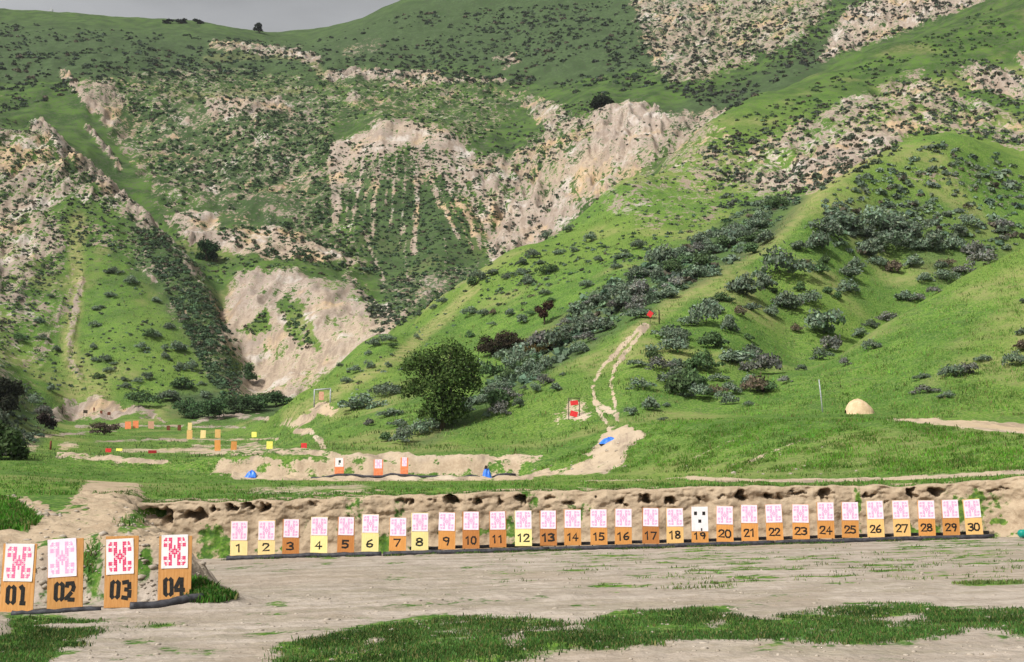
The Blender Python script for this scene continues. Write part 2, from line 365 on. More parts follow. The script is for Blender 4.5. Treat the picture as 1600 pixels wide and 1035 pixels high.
# --- right end bank
poly_mask(bare, [(1545,764),(1600,752),(1700,750),(1700,850),(1540,838),(1548,800)], .96, 6, 30, 52)
line_mask(bare, [(215,782),(400,785),(600,777),(800,770),(1000,767),(1250,763),(1450,761),(1545,756)], 10, .8, 44, 52, warp=.4)
poly_mask(bare, [(300,770),(420,764),(560,755),(600,765),(560,772),(480,774)], .62, 6, 46, 80)
# the range floor itself is trodden earth
fl = (1 - MIXN)
bare = np.maximum(bare, fl * 0.97)
GRASSPOLYS = [
 [(425,1060),(440,1008),(520,992),(560,985),(640,972),(700,966),(800,958),(860,962),(900,978),(960,960),(1000,955),(1100,950),(1160,965),(1200,964),(1290,952),(1340,944),(1430,942),(1500,955),(1640,950),(1640,992),(1500,990),(1400,1002),(1300,1008),(1180,1000),(1100,998),(980,1012),(900,1022),(760,1040),(700,1060)],
 [(20,965),(60,964),(110,968),(200,972),(285,978),(220,984),(150,990),(120,1000),(135,1010),(90,1018),(60,1035),(-60,1050),(-60,1000),(10,990)],
 [(282,906),(306,904),(340,918),(368,932),(345,940),(285,942)],
]
for g in GRASSPOLYS:
    t0 = bare.copy(); poly_mask(t0, g, .84, 16, 5, 40, True)
    holes = sstep(-.30, .12, fbm(GX, GY, 1.5, 4, 73) + .25) * .55 + .45
    bare = bare - (bare - t0) * holes
for g in [[(770,1000),(810,985),(830,1000),(800,1015)], [(1095,975),(1130,965),(1150,978),(1110,985)], [(1350,968),(1440,955),(1455,970),(1390,980)], [(560,1000),(600,990),(610,1005),(575,1012)]]:
    poly_mask(bare, g, .85, 6, 5, 40)
# thin weedy streaks running across the floor
st = pnoise(GX / 3.2 + 0.4 * GY, GY / 0.62, 71) + 0.5 * pnoise(GX / 1.1, GY / 0.3, 72)
stm = sstep(.02, .50, st) * fl * sstep(24, 28, GY + 0.35 * GX) * sstep(47, 44, GY) * sstep(-6, 6, GX + 0.02 * GY) * .68
bare = bare * (1 - stm)
# brush-covered ground
poly_mask(brush, [(640,700),(700,660),(760,600),(800,560),(860,505),(930,455),(1000,420),(1100,365),(1200,302),(1262,308),(1205,378),(1130,425),(1000,492),(900,560),(820,605),(760,650),(680,692)], .9, 12, 100, 240)
poly_mask(brush, [(1290,340),(1400,300),(1500,330),(1600,360),(1600,385),(1480,450),(1400,400),(1300,390)], .5, 20, 140, 240)
poly_mask(brush, [(200,340),(260,370),(350,480),(376,560),(372,650),(330,600),(270,500),(210,420)], .8, 16, 230, 360)
poly_mask(brush, [(0,560),(50,600),(90,650),(60,700),(0,720),(-200,700)], .8, 12, 100, 240)
poly_mask(brush, [(250,620),(330,600),(440,620),(450,650),(330,660),(270,650)], .9, 12, 180, 290)
poly_mask(brush, [(180,180),(500,120),(520,420),(340,340)], .55, 40, 360, 640)
poly_mask(brush, [(520,260),(660,250),(760,410),(600,450)], .6, 25, 340, 480)
poly_mask(brush, [(-200,20),(480,60),(700,-30),(1100,-60),(1140,180),(940,150),(700,110),(500,120),(180,130),(-200,190)], .8, 30, 540, 1100)
poly_mask(brush, [(1020,180),(1180,120),(1290,60),(1340,20),(1290,110),(1140,200),(1060,200)], .8, 14, 400, 900)
poly_mask(brush, [(590,440),(760,405),(700,470),(610,510)], .8, 14, 290, 400)
bare = np.where(GY > 200, bare * .87, bare)
dry = np.maximum(dry, .62 * sstep(.12, .62, fbm(GX, GY, 19, 4, 69)) * sstep(55, 75, GY) * (1 - sstep(330, 420, GY)))
lush = 1 - sstep(240, 400, GY)
# erosion relief on the bare slopes
rid = 1 - np.abs(fbm(GX, GY * .5, 8, 4, 61)) * 1.6
rel = bare * sstep(200, 270, GY)
slide = np.zeros_like(H)
poly_mask(slide, [(335,505),(350,438),(395,414),(480,418),(560,448),(622,490),(622,525),(505,600),(450,640),(360,640),(340,560)], 1.0, 10, 262, 350)
poly_mask(slide, [(505,230),(560,195),(600,180),(720,195),(760,240),(640,246),(540,262)], 1.6, 8, 400, 520)
poly_mask(slide, [(505,230),(745,236),(765,330),(778,405),(600,445),(515,350)], 1.5, 10, 345, 520)
poly_mask(slide, [(250,340),(298,322),(345,350),(420,352),(495,372),(560,410),(520,416),(345,394)], 1.2, 8, 335, 470)
rel = rel * (1 - .50 * slide)
H += slide * 1.0 * fbm(GX, GY * .6, 14, 4, 67)
H += rel * (rid - .5) * (2.0 + 1.6 * far1)
rill = 1 - 2 * np.abs(pnoise((GX - 0.28 * GY) / 7.0, GY / 60.0, 63) + .4 * pnoise((GX - 0.2 * GY) / 3.2, GY / 30.0, 64))
H += rel * sstep(215, 300, GY) * rill * (1.0 + 1.6 * sstep(320, 380, GY))
dg = np.zeros_like(H)
poly_mask(dg, [(735,250),(800,245),(850,200),(900,185),(930,240),(960,330),(900,345),(775,412),(740,340)], 1.0, 16, 340, 520)
H += dg * 2.2 * (.5 - 2 * np.abs(pnoise((GX + .42 * GY) / 9.0, GY / 70.0, 68)))
H += sstep(80, 96, GY) * (1 - sstep(100, 106, GY)) * bare * 0.5 * fbm(GX, GY, 2.2, 3, 65)
H += MIXN * (1 - sstep(50, 60, GY)) * bare * 0.12 * fbm(GX, GY, 1.0, 3, 66)


# ------------------------------------------------------------------ lookups on the sheet
LOGY = np.log(yr)


def ground(x, y):
    x = np.asarray(x, float); y = np.asarray(y, float)
    u = x / y
    j = np.clip(np.searchsorted(uc, u) - 1, 0, NC - 2); i = np.clip(np.searchsorted(yr, y) - 1, 0, NR - 2)
    a = np.clip((u - uc[j]) / (uc[j + 1] - uc[j]), 0, 1); b = np.clip((y - yr[i]) / (yr[i + 1] - yr[i]), 0, 1)
    return (H[i, j] * (1 - a) + H[i, j + 1] * a) * (1 - b) + (H[i + 1, j] * (1 - a) + H[i + 1, j + 1] * a) * b


ELEV = H / GY


def hit(px, py, ymin=10.0, ymax=1000.0):
    """first ground point seen along the direction (px, py)"""
    u, r = ray(px, py)
    j = int(np.clip(np.searchsorted(uc, u), 1, NC - 1))
    a = (u - uc[j - 1]) / (uc[j] - uc[j - 1])
    e = ELEV[:, j - 1] * (1 - a) + ELEV[:, j] * a
    ok = np.nonzero((e >= r) & (yr >= ymin))[0]
    if len(ok) == 0:
        return None
    i = ok[0]
    if i > 0 and yr[i - 1] >= ymin:
        e0, e1 = e[i - 1], e[i]
        t = (r - e0) / (e1 - e0 + 1e-12); t = min(max(t, 0), 1)
        Y = yr[i - 1] + (yr[i] - yr[i - 1]) * t
    else:
        Y = yr[i]
    if Y > ymax:
        return None
    x = float(u * Y)
    return Vector((x, float(Y), float(ground(x, Y))))


def at_depth(px, Y):
    """ground point in the direction of column px at distance Y"""
    x = (px - CX) / F * Y / CT
    for _ in range(3):
        z = float(ground(x, Y))
        x = (px - CX) / F * (Y * CT + z * ST)
    return Vector((x, Y, float(ground(x, Y))))


# ------------------------------------------------------------------ node helper
class NT:
    def __init__(self, name):
        self.m = bpy.data.materials.new(name); self.m.use_nodes = True
        self.t = self.m.node_tree; self.t.nodes.clear()
        self.out = self.t.nodes.new('ShaderNodeOutputMaterial')

    def n(self, typ, props=None, **ins):
        nd = self.t.nodes.new(typ)
        for k, v in (props or {}).items():
            setattr(nd, k, v)
        for k, v in ins.items():
            key = int(k[1:]) if k[0] == 'i' and k[1:].isdigit() else k.replace('_', ' ')
            self.set(nd.inputs[key], v)
        return nd

    def set(self, sock, v):
        if isinstance(v, bpy.types.NodeSocket):
            self.t.links.new(v, sock)
        elif isinstance(v, (tuple, list)) and len(v) == 3 and sock.type == 'RGBA':
            sock.default_value = (*v, 1)
        else:
            sock.default_value = v

    def mix(self, f, a, b):
        nd = self.n('ShaderNodeMix', {'data_type': 'RGBA'})
        self.set(nd.inputs[0], f); self.set(nd.inputs[6], a); self.set(nd.inputs[7], b)
        return nd.outputs[2]

    def math(self, op, a, b=0.0, clamp=False):
        nd = self.n('ShaderNodeMath', {'operation': op, 'use_clamp': clamp})
        self.set(nd.inputs[0], a); self.set(nd.inputs[1], b)
        return nd.outputs[0]

    def rng(self, v, a, b, c=0.0, d=1.0):
        nd = self.n('ShaderNodeMapRange', {'interpolation_type': 'SMOOTHSTEP'})
        for i, q in enumerate((v, a, b, c, d)):
            self.set(nd.inputs[i], q)
        return nd.outputs[0]

    def noise(self, vec, scale, detail=4.0, rough=0.55):
        nd = self.n('ShaderNodeTexNoise', None, Vector=vec, Scale=scale, Detail=detail, Roughness=rough)
        return nd.outputs[0]

    def surf(self, base, rough=0.9, spec=0.2, bump=None, bump_s=0.3, bump_d=0.1, translucent=0.0):
        b = self.n('ShaderNodeBsdfPrincipled', None, Base_Color=base, Roughness=rough)
        b.inputs['Specular IOR Level'].default_value = spec
        if bump is not None:
            bp = self.n('ShaderNodeBump', None, Strength=bump_s, Distance=bump_d, Height=bump)
            self.t.links.new(bp.outputs[0], b.inputs['Normal'])
        o = b.outputs[0]
        if translucent:
            tr = self.n('ShaderNodeBsdfTranslucent', None, Color=base)
            mx = self.n('ShaderNodeMixShader', None, Fac=translucent)
            self.t.links.new(o, mx.inputs[1]); self.t.links.new(tr.outputs[0], mx.inputs[2]); o = mx.outputs[0]
        self.t.links.new(o, self.out.inputs[0])
        return self.m


def land_material():
    t = NT('hill_ground')
    pos = t.n('ShaderNodeNewGeometry').outputs['Position']
    c1 = t.n('ShaderNodeVertexColor', {'layer_name': 'soil'}).outputs[0]
    sp = t.n('ShaderNodeSeparateColor', None, Color=c1)
    bare_, dry_, brush_ = sp.outputs[0], sp.outputs[1], sp.outputs[2]
    c2 = t.n('ShaderNodeVertexColor', {'layer_name': 'kind'}).outputs[0]
    sp2 = t.n('ShaderNodeSeparateColor', None, Color=c2)
    lush_, floor_, near_ = sp2.outputs[0], sp2.outputs[1], sp2.outputs[2]
    nL = t.noise(pos, 0.022, 5); nM = t.noise(pos, 0.12, 5, .6); nS = t.noise(pos, 0.75, 4, .65); nF = t.noise(pos, 5.0, 3, .65)
    # grass
    g = t.mix(t.rng(nM, .40, .60), (0.066, 0.150, 0.020), (0.118, 0.226, 0.030))
    g = t.mix(t.math('MULTIPLY', t.rng(nS, .46, .64), .75), g, (0.058, 0.118, 0.028))
    g = t.mix(t.math('MULTIPLY', t.rng(nL, .44, .62), .55), g, (0.165, 0.240, 0.038))
    g = t.mix(t.math('MULTIPLY', t.rng(nF, .50, .62), .75), g, (0.175, 0.220, 0.070))
    g = t.mix(t.math('MULTIPLY', t.math('MULTIPLY', t.rng(nF, .55, .68), t.rng(nM, .48, .60)), .7), g, (0.25, 0.20, 0.11))
    g = t.mix(t.math('MULTIPLY', t.rng(nF, .50, .40), .75), g, (0.048, 0.092, 0.026))
    dull = t.mix(t.rng(nM, .40, .60), (0.028, 0.064, 0.014), (0.066, 0.130, 0.022))
    dull = t.mix(t.math('MULTIPLY', t.rng(nS, .46, .62), .7), dull, (0.078, 0.084, 0.056))
    dull = t.mix(t.math('MULTIPLY', t.rng(nF, .5, .66), .4), dull, (0.13, 0.14, 0.07))
    g = t.mix(lush_, dull, g)
    g = t.mix(t.math('MULTIPLY', dry_, t.rng(nS, .36, .62, .30, .95)), g, (0.270, 0.255, 0.105))
    bc = t.mix(t.rng(nS, .42, .60), (0.066, 0.094, 0.050), (0.030, 0.050, 0.024))
    g = t.mix(t.math('MULTIPLY', brush_, t.rng(nM, .38, .58, .42, .92)), g, bc)
    # earth
    e = t.mix(t.rng(nM, .40, .60), (0.390, 0.320, 0.268), (0.300, 0.244, 0.206))
    e = t.mix(t.math('MULTIPLY', t.rng(nL, .47, .62), .5), e, (0.430, 0.330, 0.220))
    e = t.mix(t.math('MULTIPLY', t.rng(nS, .48, .64), .75), e, (0.235, 0.180, 0.135))
    e = t.mix(t.math('MULTIPLY', t.rng(nF, .5, .68), .5), e, (0.50, 0.43, 0.35))
    ef = t.mix(t.rng(nS, .40, .62), (0.300, 0.254, 0.208), (0.390, 0.335, 0.282))
    ef = t.mix(t.math('MULTIPLY', t.rng(nF, .50, .66), .5), ef, (0.29, 0.235, 0.18))
    far_ = t.math('SUBTRACT', 1.0, t.math('MAXIMUM', near_, floor_), True)
    nO = t.noise(pos, 0.045, 4, .6); nW = t.noise(pos, 0.075, 5, .6)
    e = t.mix(t.math('MULTIPLY', far_, t.math('MULTIPLY', t.rng(nO, .52, .64), .65)), e, (0.470, 0.325, 0.175))
    e = t.mix(t.math('MULTIPLY', far_, t.math('MULTIPLY', t.rng(nW, .53, .66), .65)), e, (0.530, 0.490, 0.450))
    e = t.mix(t.math('MULTIPLY', far_, t.math('MULTIPLY', t.rng(nW, .46, .36), .5)), e, (0.250, 0.205, 0.175))
    mpf = t.n('ShaderNodeMapping', None, Vector=pos); mpf.inputs['Scale'].default_value = (.22, 1.5, 1)
    nX = t.noise(mpf.outputs[0], .9, 5, .65)
    ef = t.mix(t.math('MULTIPLY', t.rng(nX, .46, .62), .55), ef, (0.245, 0.215, 0.150))
    ef = t.mix(t.math('MULTIPLY', t.rng(nX, .46, .36), .35), ef, (0.47, 0.41, 0.35))
    ef = t.mix(t.math('MULTIPLY', t.rng(nM, .48, .62), .35), ef, (0.30, 0.235, 0.170))
    en = t.mix(t.rng(nS, .40, .62), (0.400, 0.312, 0.215), (0.325, 0.245, 0.165))
    en = t.mix(t.math('MULTIPLY', t.rng(nF, .46, .64), .6), en, (0.43, 0.34, 0.24))
    ypos = t.n('ShaderNodeSeparateXYZ', None, Vector=pos).outputs[1]
    pth = t.math('MULTIPLY', t.rng(ypos, 50, 56), t.rng(ypos, 175, 160))
    e = t.mix(t.math('MULTIPLY', pth, .60), e, (0.500, 0.395, 0.265))
    e = t.mix(near_, e, en)
    e = t.mix(floor_, e, ef)
    brk = t.math('ADD', t.math('MULTIPLY', t.math('SUBTRACT', nS, .5), 2.3), t.math('MULTIPLY', t.math('SUBTRACT', nM, .5), 1.3))
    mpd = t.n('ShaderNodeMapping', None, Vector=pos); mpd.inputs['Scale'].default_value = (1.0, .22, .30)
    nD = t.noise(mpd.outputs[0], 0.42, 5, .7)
    e = t.mix(t.math('MULTIPLY', t.math('MULTIPLY', t.rng(nD, .50, .64), .7), t.math('SUBTRACT', 1.0, t.math('MAXIMUM', near_, floor_), True)), e, (0.215, 0.165, 0.125))  # dark streaks in the earth colour: soil stain and painted crevice shade
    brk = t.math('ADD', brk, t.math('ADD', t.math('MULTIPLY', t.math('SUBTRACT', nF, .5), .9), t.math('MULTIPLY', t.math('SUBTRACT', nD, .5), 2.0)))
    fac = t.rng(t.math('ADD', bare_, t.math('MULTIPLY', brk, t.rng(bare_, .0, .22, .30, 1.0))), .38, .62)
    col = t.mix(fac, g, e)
    bh = t.math('ADD', t.math('MULTIPLY', nS, .8), t.math('MULTIPLY', nF, .25))
    return t.surf(col, .95, .08, bh, .55, .35)


def simple(name, a, b, scale=8.0, rough=.8, spec=.25, bump=.2, stretch=None, coord='Object', trans=0.0, rand=0.0, lo=.35, hi=.65):
    t = NT(name)
    tc = t.n('ShaderNodeTexCoord').outputs[coord]
    if stretch:
        mp = t.n('ShaderNodeMapping'); t.t.links.new(tc, mp.inputs[0]); mp.inputs['Scale'].default_value = stretch; tc = mp.outputs[0]
    n = t.noise(tc, scale, 4, .6)
    col = t.mix(t.rng(n, lo, hi), a, b)
    if rand:
        r = t.n('ShaderNodeObjectInfo').outputs['Random']
        hs = t.n('ShaderNodeHueSaturation', None, Color=col, Value=t.rng(r, 0, 1, 1 - rand, 1 + rand))
        col = hs.outputs[0]
    return t.surf(col, rough, spec, n if bump else None, bump, .02, trans)


def leafy(name, rand=.2, trans=.25, rough=.75):
    t = NT(name)
    c = t.n('ShaderNodeVertexColor', {'layer_name': 'tint'}).outputs[0]
    r = t.n('ShaderNodeObjectInfo').outputs['Random']
    hs = t.n('ShaderNodeHueSaturation', None, Color=c, Value=t.rng(r, 0, 1, 1 - rand, 1 + rand), Hue=t.rng(r, 0, 1, .49, .51))
    return t.surf(hs.outputs[0], rough, .15, None, translucent=trans)


M = {}
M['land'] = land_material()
M['leaf'] = leafy('foliage')
M['grass'] = leafy('grass_blades', 0, .35)
M['bark'] = simple('bark', (.06, .045, .03), (.14, .11, .08), 20, .95, .1, .5)
M['paper'] = simple('target_paper', (.72, .69, .69), (.80, .76, .77), 6, .7, .2, 0)
M['paper_pink'] = simple('pink_toned_paper', (.80, .67, .76), (.86, .76, .82), 5, .7, .2, 0)
M['ink_red'] = simple('red_ink', (.62, .03, .12), (.70, .07, .17), 30, .7, .2, 0)
M['ink_pink'] = simple('pink_ink', (.79, .33, .57), (.83, .44, .65), 30, .7, .2, 0)
M['ink_rose'] = simple('rose_ink', (.70, .10, .26), (.78, .22, .38), 30, .7, .2, 0)
M['black'] = simple('black_paint', (.010, .010, .010), (.028, .025, .022), 25, .7, .2, .1)
M['rubber'] = simple('black_rubber', (.018, .018, .022), (.050, .050, .058), 7, .6, .35, .4)
M['steel'] = simple('dull_steel', (.25, .27, .28), (.42, .43, .43), 9, .5, .4, .1)
M['rust'] = simple('rusty_steel', (.10, .03, .018), (.19, .06, .03), 9, .8, .2, .3)
M['dark_post'] = simple('weathered_dark_post', (.03, .025, .02), (.07, .055, .04), 9, .9, .1, .3)
M['red'] = simple('red_paint', (.60, .02, .025), (.72, .05, .05), 9, .5, .3, .1)
M['darkred'] = simple('dark_red_paint', (.25, .008, .012), (.33, .02, .02), 9, .5, .3, .1)
M['coral'] = simple('faded_orange_paint', (.70, .19, .075), (.78, .27, .12), 6, .7, .2, .1)
M['salmon'] = simple('faded_salmon_paint', (.52, .26, .17), (.62, .36, .25), 6, .7, .2, .1)
M['yellow'] = simple('yellow_paint', (.78, .72, .10), (.85, .80, .20), 6, .6, .2, .1)
M['blue'] = simple('blue_tarp', (.02, .12, .58), (.05, .22, .72), 4, .4, .4, .3)
M['teal'] = simple('teal_plastic', (.0, .22, .17), (.01, .30, .24), 5, .4, .4, .1)
M['sand'] = simple('sand', (.62, .47, .30), (.52, .38, .23), 3, .95, .05, .4)
M['stone'] = simple('stone', (.33, .28, .22), (.46, .40, .33), 3, .9, .1, .3, rand=.2)


def wood(name, a, b):
    t = NT(name)
    tc = t.n('ShaderNodeTexCoord').outputs['Object']
    mp = t.n('ShaderNodeMapping'); t.t.links.new(tc, mp.inputs[0]); mp.inputs['Scale'].default_value = (14, 14, 1.2)
    n = t.noise(mp.outputs[0], 2.2, 5, .65); n2 = t.noise(tc, 2.6, 3)
    col = t.mix(t.rng(n, .35, .68), a, b)
    col = t.mix(t.math('MULTIPLY', t.rng(n2, .5, .72), .35), col, tuple(x * .6 for x in a))
    r = t.n('ShaderNodeObjectInfo').outputs['Random']
    hs = t.n('ShaderNodeHueSaturation', None, Color=col, Value=t.rng(r, 0, 1, .9, 1.1))
    return t.surf(hs.outputs[0], .75, .2, n, .15, .01)


M['wood_orange'] = wood('plywood_orange', (.56, .245, .062), (.66, .32, .10))
M['wood_brown'] = wood('plywood_brown', (.42, .165, .045), (.52, .22, .07))
M['wood_light'] = wood('plywood_light', (.74, .44, .15), (.80, .52, .21))
M['wood_cream'] = wood('plywood_cream', (.80, .59, .25), (.86, .67, .33))
M['wood_yellow'] = wood('plywood_yellow', (.85, .72, .27), (.89, .78, .38))
M['wood_side'] = wood('plywood_near', (.50, .235, .070), (.60, .31, .11))

# ------------------------------------------------------------------ object helpers


def link(name, me, mat=None, parent=None):
    o = bpy.data.objects.new(name, me); COL.objects.link(o)
    if mat is not None and me is not None:
        me.materials.append(mat)
    if parent is not None:
        o.parent = parent
    return o


def np_mesh(name, verts, faces, smooth=False):
    """faces: (n,k) int array"""
    verts = np.asarray(verts, np.float32); faces = np.asarray(faces, np.int32)
    me = bpy.data.meshes.new(name)
    me.vertices.add(len(verts)); me.vertices.foreach_set('co', verts.ravel())
    k = faces.shape[1]
    me.loops.add(faces.size); me.loops.foreach_set('vertex_index', faces.ravel())
    me.polygons.add(len(faces)); me.polygons.foreach_set('loop_start', np.arange(0, faces.size, k, dtype=np.int32))
    me.update(calc_edges=True)
    if smooth:
        me.polygons.foreach_set('use_smooth', np.ones(len(faces), bool))
    return me


def point_color(me, name, rgb):
    a = me.attributes.new(name, 'FLOAT_COLOR', 'POINT')
    c = np.ones((len(rgb), 4), np.float32); c[:, :3] = rgb
    a.data.foreach_set('color', c.ravel())


def tag(o, label=None, cat=None, group=None, kind=None):
    if label: o['label'] = label
    if cat: o['category'] = cat
    if group: o['group'] = group
    if kind: o['kind'] = kind
    return o


def empty(name, loc, rz=0.0):
    o = bpy.data.objects.new(name, None); COL.objects.link(o)
    o.location = loc; o.rotation_euler = (0, 0, rz); o.empty_display_size = .2
    return o


class MB:
    def __init__(self): self.bm = bmesh.new()

    def box(self, c, s, rot=None, bevel=0.0):
        r = bmesh.ops.create_cube(self.bm, size=1.0)
        vs = r['verts']
        mt = Matrix.Translation(c) @ (rot.to_4x4() if rot is not None else Matrix.Identity(4)) @ Matrix.Diagonal((*s, 1))
        bmesh.ops.transform(self.bm, matrix=mt, verts=vs)
        if bevel:
            es = list({e for v in vs for e in v.link_edges})
            bmesh.ops.bevel(self.bm, geom=es, offset=bevel, segments=2, affect='EDGES', profile=.5)
        return self

    def tube(self, pts, rad, n=10):
        rings = []
        pts = [Vector(p) for p in pts]
        for i, p in enumerate(pts):
            d = (pts[min(i + 1, len(pts) - 1)] - pts[max(i - 1, 0)]).normalized()
            up = Vector((0, 0, 1)) if abs(d.z) < .9 else Vector((1, 0, 0))
            a = d.cross(up).normalized(); b = d.cross(a).normalized()
            r = rad[i] if isinstance(rad, (list, tuple)) else rad
            rings.append([self.bm.verts.new(p + a * r * math.cos(2 * math.pi * k / n) + b * r * math.sin(2 * math.pi * k / n)) for k in range(n)])
        for r0, r1 in zip(rings[:-1], rings[1:]):
            for k in range(n):
                self.bm.faces.new((r0[k], r0[(k + 1) % n], r1[(k + 1) % n], r1[k]))
        self.bm.faces.new(rings[0][::-1]); self.bm.faces.new(rings[-1])
        return self

    def build(self, name, mat, parent=None, smooth=False):
        bmesh.ops.recalc_face_normals(self.bm, faces=self.bm.faces)
        me = bpy.data.meshes.new(name); self.bm.to_mesh(me); self.bm.free()
        if smooth:
            me.polygons.foreach_set('use_smooth', np.ones(len(me.polygons), bool))
        return link(name, me, mat, parent)


# ------------------------------------------------------------------ land sheet
verts = np.stack([GX, GY, H], -1).reshape(-1, 3)
ii, jj = np.meshgrid(np.arange(NR - 1), np.arange(NC - 1), indexing='ij')
a = (ii * NC + jj).ravel()
me = np_mesh('hills', verts, np.stack([a, a + 1, a + NC + 1, a + NC], 1), True)
point_color(me, 'soil', np.stack([bare, dry, brush], -1).reshape(-1, 3))
nearm = np.maximum(1 - sstep(49, 55, GY), (1 - sstep(76, 92, GY)) * (1 - sstep(-.30, -.24, GX / GY))) * MIXN
nearm = np.maximum(nearm, bank100)
point_color(me, 'kind', np.stack([lush, fl, nearm], -1).reshape(-1, 3))
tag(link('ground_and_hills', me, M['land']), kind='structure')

# ------------------------------------------------------------------ cut earth bank behind the fifty metre line


def build_bank():
    P = chaikin(BANK, 1)
    seg = np.linalg.norm(np.diff(P, axis=0), axis=1); L = np.concatenate([[0], np.cumsum(seg)])
    n = int(L[-1] / 0.045)
    s = np.linspace(0, L[-1], n)
    bx = np.interp(s, L, P[:, 0]); by = np.interp(s, L, P[:, 1])
    tx = np.gradient(bx); ty = np.gradient(by); q = np.hypot(tx, ty)
    k = 9
    nxm = np.convolve(np.pad(-ty / q, k, mode='edge'), np.ones(2 * k + 1) / (2 * k + 1), 'valid')
    nym = np.convolve(np.pad(tx / q, k, mode='edge'), np.ones(2 * k + 1) / (2 * k + 1), 'valid')
    prof_t = np.linspace(0, 1, 74)
    ks = [0, .04, .16, .42, .60, .68, .74, .84, .96, 1.0]
    ps = [-.30, -.05, .22, .42, .50, .58, .85, 1.7, 3.2, 3.4]
    ph = [-.06, 0, .22, .62, .90, .99, 1.0, 1.0, 1.0, .86]
    S = np.interp(prof_t, ks, ps); Hh = np.interp(prof_t, ks, ph)
    wob = 0.22 * fbm(s, s * 0, 3.1, 3, 81)
    Sg = S[:, None] + wob[None, :] * (1 - sstep(1.0, 2.9, S))[:, None]
    X = bx + nxm * Sg; Y = by + nym * Sg
    zf = floor_z(bx, by) - .04
    lipx = bx + nxm * 3.0; lipy = by + nym * 3.0
    zl = ground(lipx, lipy) + .02 + 0.05 * fbm(s, s * 0 + 3, 1.4, 3, 82)
    Z = zf[None, :] + (zl - zf)[None, :] * Hh[:, None]
    gz = ground(X, Y) + .012
    w = sstep(1.6, 2.9, S)[:, None]
    Z = Z * (1 - w) + (gz - np.where(prof_t > .97, .2, 0)[:, None]) * w
    face = (sstep(-.1, .1, S) * (1 - sstep(.6, 1.6, S)))[:, None]
    nz = fbm(s[None, :] + 0 * Z, Z * 1.3 + 40, .9, 4, 83)
    D = 0.13 * nz * face
    ledge = np.maximum(0, fbm(s[None, :] + 0 * Z, Z * 2.6, .55, 3, 84)) * face * sstep(.35, .75, Hh)[:, None]
    D += .10 * ledge
    # undercut hollows shot out beneath the turf lip: (photo column, half width m, half height m, depth m)
    fr = Hh[:, None]; rt0 = random.Random(17)
    wsx = .22 * fbm(s[None, :] + 0 * Z, Z, .42, 3, 87); wsz = .12 * fbm(s[None, :] + 0 * Z, Z, .35, 3, 88)
    for (px, pyc, hw, hh, dp) in [(240,802,.50,.24,1.0),(258,815,.25,.2,.6),(356,792,.42,.18,.9),(380,793,.32,.16,.8),(405,794,.34,.17,.8),(330,797,.4,.16,.6),(484,789,.22,.10,.4),(640,786,.12,.14,.5),(628,784,.3,.10,.4),(672,782,.26,.12,.5),(706,783,.27,.20,1.0),(745,785,.24,.12,.5),(780,783,.22,.20,.9),
                                  (817,783,.24,.20,1.0),(857,781,.26,.16,.7),(897,786,.24,.14,.6),(932,778,.12,.10,.4),(972,783,.2,.18,.8),(983,789,.16,.10,.6),(1013,781,.3,.20,1.0),(1050,783,.28,.2,1.0),(1098,779,.10,.12,.5),(1126,777,.12,.1,.4),(1165,776,.34,.16,.9),(1205,777,.28,.16,.7),(1225,776,.14,.1,.4),
                                  (1250,771,.3,.07,.3),(1290,774,.36,.16,.9),(1300,770,.22,.14,.8),(1362,775,.34,.07,.5),(1430,772,.20,.24,.9),(1470,771,.28,.16,.9),(1388,785,.10,.12,.5),(1560,768,.4,.06,.3),(1575,763,.3,.05,.3),(300,805,.5,.2,.7)]:
        if 310 < px < 420: hw *= .62
        d0 = 47.3; kz = rt0.choice([.45, .8, 1, 1.15]); hw *= rt0.uniform(.7, 1.1) * (.6 + .4 * kz); hh *= rt0.uniform(.65, 1.05); dp *= kz * .85; hw *= .88; hh *= .88
        xx, yy = np.clip(px, 0, 2000), pyc
        u, r = ray(xx, yy)
        cx = u * d0; cz = r * d0
        i = np.argmin((bx / by - u) ** 2 + 1e-4 * (by - d0) ** 2)
        sc = s[i]
        cz = r * (by[i] + .4)
        dd = ((s[None, :] + wsx - sc + 0.25 * (Z - cz)) / hw) ** 2 + ((Z + wsz - cz + .05 * nz) / hh) ** 2
        D += dp * 1.35 * np.exp(-(dd * 1.25 * np.maximum(.35, 1 + 0.7 * nz)) ** 2) * (S < 1.0)[:, None]
    X = X + nxm * D; Y = Y + nym * D
    Z = Z + 0.05 * D
    V = np.stack([X, Y, Z], -1).reshape(-1, 3)
    nr = len(prof_t)
    ii, jj = np.meshgrid(np.arange(nr - 1), np.arange(n - 1), indexing='ij')
    a = (ii * n + jj).ravel()
    me = np_mesh('earth_bank', V, np.stack([a, a + 1, a + n + 1, a + n], 1), True)
    gi = np.clip(np.searchsorted(yr, Y) - 1, 0, NR - 2); gj = np.clip(np.searchsorted(uc, X / Y) - 1, 0, NC - 2)
    tb = sstep(.8 + .3 * wob, 1.6 + .3 * wob, S[:, None] + 0 * Z)
    b = (1 - tb) + tb * np.where(S[:, None] > 1.0, bare[gi, gj] * (1 - fl[gi, gj]), 1)
    wd = sstep(.42, .62, fbm(s[None, :] + 0 * Z, Z * 2, 1.1, 3, 86)) * (1 - sstep(.15, .65, fr)) * face * .62
    # weedy clump round the last boards at the right
    for (px, w_, top) in [(1527,.42,1.0),(1500,.3,.75),(325,.45,.75),(352,.3,.5),(1345,.12,1.0),(598,.35,.4),(1460,.2,.6)]:
        u, _ = ray(px, 800)
        i = np.argmin((bx / by - u) ** 2 + 1e-4 * (by - 46.5) ** 2)
        wd = np.maximum(wd, .72 * np.exp(-((s[None, :] - s[i]) / w_ / 1.25) ** 2) * (1 - sstep(top - .25, top + .15, fr)))
